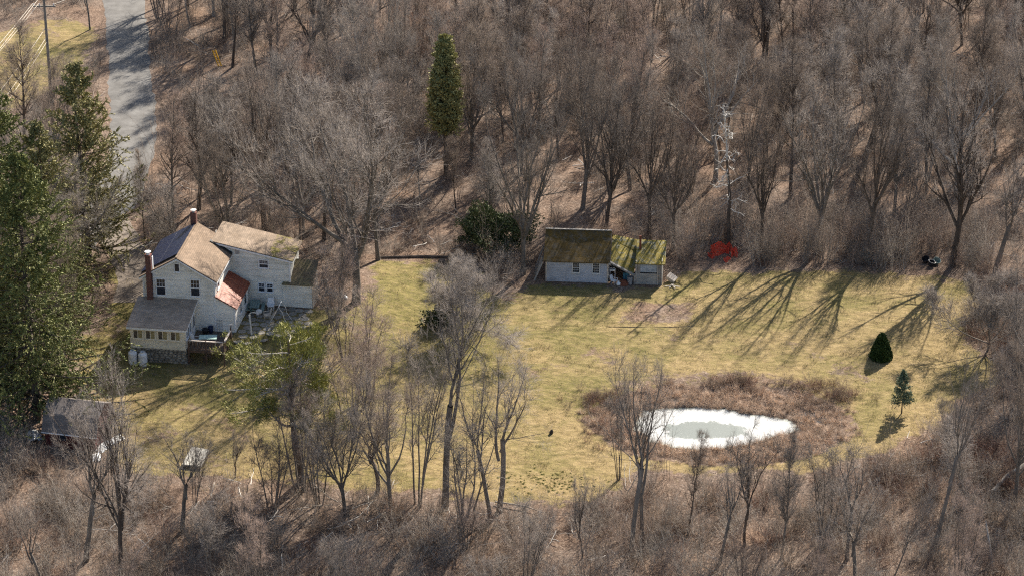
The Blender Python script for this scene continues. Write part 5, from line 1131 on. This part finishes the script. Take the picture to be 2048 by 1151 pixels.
# ------------------------------------------------------------------ uncountable growth: brush, saplings, reeds, tufts (geometry-node scatter)
def brush_mesh(seed, n, ht, spread, mat, sub=5, sub2=3, rad=.012, up=.03):
    r = np.random.default_rng(seed); a = r.random(n)*6.283; sp = spread*r.random(n)**.7; P0_ = np.stack([.4*np.cos(a)*r.random(n), .4*np.sin(a)*r.random(n), -.05*np.ones(n)], -1)
    D = np.stack([np.sin(sp)*np.cos(a), np.sin(sp)*np.sin(a), np.cos(sp)], -1); s = grow(r, P0_, D, ht*(.55+.5*r.random(n)), 5, up, .11); sr = rad*np.linspace(1, .4, 5)[None]*np.ones((n, 1))
    sets = [(s, sr, 3)]; b2, br2 = spawn(r, s, sr, sub, .2, 1, .6, lambda t, p: .38*p*(1.1-.5*t), 3, .02, .18, rmin=.006); sets.append((b2, br2, 3))
    if sub2: b3, br3 = spawn(r, b2, br2, sub2, .2, 1, .6, lambda t, p: .45*p, 2, .02, .12, rmin=.005); sets.append((b3, br3, 3))
    V, Q_ = tubes(sets); return mesh_np('brush_source', V, Q_, None, mat)
def blade_mesh(seed, n, ht, spread, w_, mat, bend=.5):
    r = np.random.default_rng(seed); a = r.random(n)*6.283; sp = spread*r.random(n); P0_ = np.stack([.3*r.normal(0, .6, n), .3*r.normal(0, .6, n), -.05*np.ones(n)], -1); D = np.stack([np.sin(sp)*np.cos(a), np.sin(sp)*np.sin(a), np.cos(sp)], -1)
    s = grow(r, P0_, D, ht*(.5+.6*r.random(n)), 4, -bend*.35, .14); V, Q_ = tubes([(s, w_*np.array([1, .9, .7, .2])[None]*np.ones((n, 1)), 3)]); return mesh_np('blade_source', V, Q_, None, mat)
SRC = {}
def scatter(name, mesh_list, P_, kindidx, scale, seed):
    """one mesh of points whose modifier sets a clump on each point"""
    me = bpy.data.meshes.new(name); me.vertices.add(len(P_)); me.vertices.foreach_set('co', np.asarray(P_, np.float32).ravel())
    r = np.random.default_rng(seed)
    for nm, ty, arr in (('pick', 'INT', np.asarray(kindidx, np.int32)), ('size', 'FLOAT', np.asarray(scale, np.float32)), ('turn', 'FLOAT', (r.random(len(P_))*6.283).astype(np.float32)), ('lean', 'FLOAT', r.normal(0, .13, len(P_)).astype(np.float32))):
        a = me.attributes.new(nm, ty, 'POINT'); a.data.foreach_set('value', arr)
    o = link(name, me); tag(o, kind='stuff')
    ng = bpy.data.node_groups.new(name+'_scatter', 'GeometryNodeTree'); ng.interface.new_socket('Geometry', in_out='INPUT', socket_type='NodeSocketGeometry'); ng.interface.new_socket('Geometry', in_out='OUTPUT', socket_type='NodeSocketGeometry')
    gi, go = ng.nodes.new('NodeGroupInput'), ng.nodes.new('NodeGroupOutput'); jn = ng.nodes.new('GeometryNodeJoinGeometry'); lk = ng.links.new
    def attr(nm, ty):
        n = ng.nodes.new('GeometryNodeInputNamedAttribute'); n.data_type = ty; n.inputs['Name'].default_value = nm; return n.outputs['Attribute']
    pk, sz, tn, le = attr('pick', 'INT'), attr('size', 'FLOAT'), attr('turn', 'FLOAT'), attr('lean', 'FLOAT')
    cx_ = ng.nodes.new('ShaderNodeCombineXYZ'); lk(le, cx_.inputs[0]); lk(tn, cx_.inputs[2])
    for k, ms in enumerate(mesh_list):
        so_ = bpy.data.objects.new(name+'_source', ms); SRC[so_.name] = so_
        oi = ng.nodes.new('GeometryNodeObjectInfo'); oi.inputs['Object'].default_value = so_
        cmp_ = ng.nodes.new('FunctionNodeCompare'); cmp_.data_type = 'INT'; cmp_.operation = 'EQUAL'
        ins = [i for i in cmp_.inputs if i.type == 'INT']; lk(pk, ins[0]); ins[1].default_value = k
        ip = ng.nodes.new('GeometryNodeInstanceOnPoints'); lk(gi.outputs[0], ip.inputs['Points']); lk(cmp_.outputs[0], ip.inputs['Selection']); lk(oi.outputs['Geometry'], ip.inputs['Instance'])
        lk(cx_.outputs[0], ip.inputs['Rotation']); lk(sz, ip.inputs['Scale']); lk(ip.outputs[0], jn.inputs[0])
    lk(jn.outputs[0], go.inputs[0]); md = o.modifiers.new('scatter', 'NODES'); md.node_group = ng
    return o
def sample(n, x0, x1, y0, y1, fn, seed):
    r = np.random.default_rng(seed); x = r.uniform(x0, x1, n); y = r.uniform(y0, y1, n); px, py = proj(x, y, np.zeros(n)); ok = (px > -90) & (px < 2140) & (py > -20) & (py < 1290)
    x, y, px, py = x[ok], y[ok], px[ok], py[ok]; p = fn(x, y, px, py); k = r.random(len(x)) < p; return x[k], y[k]
NC = [(W(1445, 514)[:2], 2.6, 3.5), (W(1862, 528)[:2], 1.6, 2.5), (W(437, 133)[:2], 2.2, 7.0)]
def fields(x, y):
    P_ = np.stack([x, y], -1); ld_ = np.maximum(sdist(P_, LAWN), sdist(P_, LAWN2)); rd = np.minimum(seg_dist(P_, ROAD, False), seg_dist(P_, DRIVE, False)+.8)
    L = P_-HO; u, v = L@HU, L@HV; hb = ((u > -5.2) & (u < 9.6) & (v > -1.6) & (v < 14)); L = P_-SO; u, v = L@SU, L@SV; hb |= (u > -6.4) & (u < 5.6) & (v > -2.5) & (v < 6)
    for c_, w_, d_ in NC: hb |= (np.abs(x-c_[0]) < w_) & (y < c_[1]+1.0) & (y > c_[1]-d_)
    bq = P_-np.array(W(90, 892)[:2]); hb |= (bq[:, 0] > -.8) & (bq[:, 0] < 5.2) & (bq[:, 1] > -1.2) & (bq[:, 1] < 4.6)
    return ld_, rd, hb, pond_r(x, y)
b_br = [brush_mesh(1, 26, 2.2, .9, 'brush_brown'), brush_mesh(2, 22, 2.6, .7, 'brush_grey'), brush_mesh(3, 30, 1.7, 1.1, 'brush_red'), brush_mesh(4, 34, 1.4, 1.25, 'brush_brown', 4, 3), brush_mesh(5, 18, 3.2, .6, 'brush_grey'), brush_mesh(6, 24, 2.4, .8, 'twig_pink')]
def d_fore(x, y, px, py):
    ld_, rd, hb, pr_ = fields(x, y); n = wob(x, y, .33, 2)
    ld_ = np.where((px > 1140) & (px < 1720) & (py > 880), np.minimum(ld_, 3)+(1000-py).clip(-20, 60)/20.0, ld_)
    p = np.where((ld_ < -.3) & (py > 860), .62*sst(-.3, -3.5, ld_+1.2*n)*(.8+.6*n), 0); p = np.where((px > 1900) & (py > 600) & (ld_ < 0), .52, p); p[hb | (pr_ < 1.1)] = 0; return p
x, y = sample(9000, -48, 52, -68, 2, d_fore, 3)
o = scatter('foreground_brush', b_br, np.stack([x, y, H(x, y)], -1), np.random.default_rng(1).choice(6, len(x), p=[.26, .32, .08, .18, .08, .08]), np.random.default_rng(2).uniform(.55, 1.2, len(x)), 5)
print('fore brush', len(x))
def d_wood(x, y, px, py):
    ld_, rd, hb, pr_ = fields(x, y); n = wob(x, y, .14, 7)+.5*wob(x, y, .5, 3)
    p = .34+.40*sst(-.3, .8, n); p *= 1-.75*((py > 330) & (py < 500) & (px > 330) & (px < 1180)); p *= 1-.55*((py < 130) & (px > 500) & (px < 900))
    p = np.where((px > 1330) & (px < 1780) & (py > 440) & (py < 530), .75, p)
    p = np.where((ld_ > -.4) | (rd < 3.0) | hb | (y < -4) & (px > 750) & (px < 1950), 0, p); p = np.where(y < -22, 0, p); p[pr_ < 1.15] = 0; return p
x, y = sample(9500, -68, 70, -22, 86, d_wood, 4)
scatter('woodland_undergrowth', b_br, np.stack([x, y, H(x, y)], -1), np.random.default_rng(3).choice(6, len(x), p=[.26, .36, .03, .16, .13, .06]), np.random.default_rng(4).uniform(.45, 1.15, len(x)), 6)
print('wood brush', len(x))
s_m = [brush_mesh(11, 9, 3.6, .22, 'twig_pink', 6, 2, .014, .06), brush_mesh(12, 7, 4.6, .18, 'brush_grey', 7, 2, .016, .06), brush_mesh(13, 5, 5.5, .15, 'twig_brown', 8, 2, .02, .05)]
def d_sap(x, y, px, py):
    ld_, rd, hb, pr_ = fields(x, y); p = np.where((px > 1320) & (px < 1900) & (py > 455) & (py < 535), .9, .24); p = np.where((px > 420) & (px < 700) & (py > 380) & (py < 470), .30, p)
    p[(ld_ > -.3) | (rd < 2.8) | hb | (pr_ < 1.2)] = 0; return p
x, y = sample(4200, -68, 70, -60, 84, d_sap, 8)
def d_sap2(x, y, px, py):
    ld_, rd, hb, pr_ = fields(x, y); p = np.where((px > 1330) & (px < 2000) & (ld_ < -.2) & (py > 440), .55*(1-sst(6, 13, -ld_)), 0); p[hb] = 0; return p
x2, y2 = sample(1500, 10, 48, -6, 14, d_sap2, 31); x = np.concatenate([x, x2]); y = np.concatenate([y, y2])
scatter('sapling_thicket', s_m, np.stack([x, y, H(x, y)], -1), np.random.default_rng(5).integers(0, 3, len(x)), np.random.default_rng(6).uniform(.6, 1.15, len(x)), 7)
reed = [blade_mesh(1, 40, 1.25, .95, .012, 'reed_tan'), blade_mesh(2, 34, 1.6, .45, .013, 'reed_tan', .3), blade_mesh(3, 60, .75, 1.2, .016, 'reed_tan', .6), brush_mesh(20, 22, 1.5, .9, 'brush_red')]
def d_reed(x, y, px, py):
    pr_ = pond_r(x, y); idd = sdist(np.stack([x, y], -1), ICE); n = wob(x, y, .9, 6); p = np.where((pr_ < 1.0+.0*n) & (idd < .12), .52*(1-.75*sst(.80, 1.0, pr_))+.3*n, 0)
    for hx, hy, r in ((23.9, -23.6, 1.2), (25.3, -24.6, 1.0), (16.3, -19.7, .9)): p = p*(1-.8*np.exp(-(((x-hx)/r)**2+((y-hy)/(r*.5))**2)))
    return p
x, y = sample(7600, 4, 30, -35, -14, d_reed, 9); pr_ = pond_r(x, y); rk = np.random.default_rng(10); pick = rk.choice(3, len(x), p=[.34, .16, .50]); pick[(pr_ > .86) & (rk.random(len(x)) < .06)] = 3
scatter('pond_reeds', reed, np.stack([x, y, H(x, y)], -1), pick, rk.uniform(.35, .72, len(x)), 8)
def d_red(x, y, px, py):
    ld_, rd, hb, pr_ = fields(x, y); n = wob(x, y, .4, 2); p = np.where((px > 1880) & (py > 560) & (py < 760) & (ld_ < .2), .75, 0)+np.where((px > 1600) & (py > 900) & (py < 1000) & (ld_ < .1), .35, 0)+np.where((px > 1010) & (px < 1130) & (py < 130), .5, 0)+np.where((px > 780) & (px < 900) & (py < 130), .35, 0); p[hb] = 0; return np.clip(p, 0, 1)
x, y = sample(9000, -20, 60, -45, 80, d_red, 41)
scatter('reddish_brush', [b_br[2]], np.stack([x, y, H(x, y)], -1), np.zeros(len(x)), np.random.default_rng(42).uniform(.6, 1.2, len(x)), 43)
# brush mounds standing round the pond rim (left end, far right end)
bx = []; rk = np.random.default_rng(12)
for cx_, cy_, sx_, sy_, n_ in ((7.0, -21.8, 2.6, 1.6, 46), (27.0, -21.2, 1.8, 1.2, 34), (8.0, -27.5, 2.0, 2.0, 22), (18, -18.4, 3.5, .5, 22), (24.5, -19.4, 2.4, .6, 20)):
    bx += [(cx_+rk.normal(0, sx_*.6), cy_+rk.normal(0, sy_*.6)) for _ in range(n_)]
bx = np.array(bx); bx = bx[sdist(bx, ICE) < -.5]
scatter('pond_bank_brush', [b_br[0], b_br[3], b_br[2]], np.stack([bx[:, 0], bx[:, 1], H(bx[:, 0], bx[:, 1])], -1), rk.integers(0, 3, len(bx)), rk.uniform(.3, .6, len(bx)), 9)
tuf = [blade_mesh(31, 16, .22, 1.1, .012, 'tuft_tan', .5), blade_mesh(32, 12, .32, .9, .012, 'tuft_tan', .5)]
def d_tuft(x, y, px, py):
    ld_, rd, hb, pr_ = fields(x, y); n = wob(x, y, .8, 6); p = np.where(ld_ > -1.5, .30+.4*sst(.0, .9, n), .0); p[hb | (pr_ < .98)] = 0; return p
x, y = sample(15000, -42, 44, -42, 4, d_tuft, 13); rk = np.random.default_rng(14)
scatter('grass_tufts', tuf, np.stack([x, y, H(x, y)+.01], -1), rk.integers(0, 2, len(x)), rk.uniform(.5, 1.2, len(x)), 10)
# low evergreen ground cover (left front lawn edge)
gc_ = []
r = np.random.default_rng(15)
for _ in range(150): 
    q = W(1090+r.normal(0, 48), 963+r.normal(0, 12)); gc_.append(q)
rr_n = np.random.default_rng(16); PP = rr_n.normal(0, .16, (160, 3))*[1, 1, .35]+[0, 0, .06]; V, Q_ = needles(rr_n, PP, unit(rr_n.normal(0, 1, (160, 3))), 1, .12, wide=.5)
scatter('green_ground_cover', [mesh_np('cover_source', V, Q_, None, 'pine_needles')], np.array(gc_), np.zeros(len(gc_)), r.uniform(.15, .32, len(gc_)), 11)

# pale dead sticks lying through the brush
st_m = []
for sd in range(4):
    r = np.random.default_rng(60+sd); n = 3; a = r.random(n)*6.283; s_ = grow(r, np.stack([r.normal(0, .6, n), r.normal(0, .6, n), .15+.25*r.random(n)], -1), np.stack([np.cos(a), np.sin(a), .18*r.random(n)], -1), 1.2+1.8*r.random(n), 6, .0, .16)
    sr_ = (.022+.022*r.random(n))[:, None]*np.linspace(1, .4, 6)[None]; b2, br2 = spawn(r, s_, sr_, 3, .3, .95, .7, lambda t, p: .4*p, 4, 0, .2, rmin=.01); V, Q_ = tubes([(s_, sr_, 5), (b2, br2, 3)]); st_m.append(mesh_np('stick_source', V, Q_, None, 'bark_snag' if sd % 2 else 'bark_pale'))
def d_stick(x, y, px, py):
    ld_, rd, hb, pr_ = fields(x, y); p = np.where(py > 880, .10, .05); p[(ld_ > -.6) | (rd < 3) | hb | (pr_ < 1.15)] = 0; return p
x, y = sample(9000, -68, 70, -64, 84, d_stick, 21)
scatter('fallen_branches', st_m, np.stack([x, y, H(x, y)+.1], -1), np.random.default_rng(22).integers(0, 4, len(x)), np.random.default_rng(23).uniform(.5, 1.3, len(x)), 24)
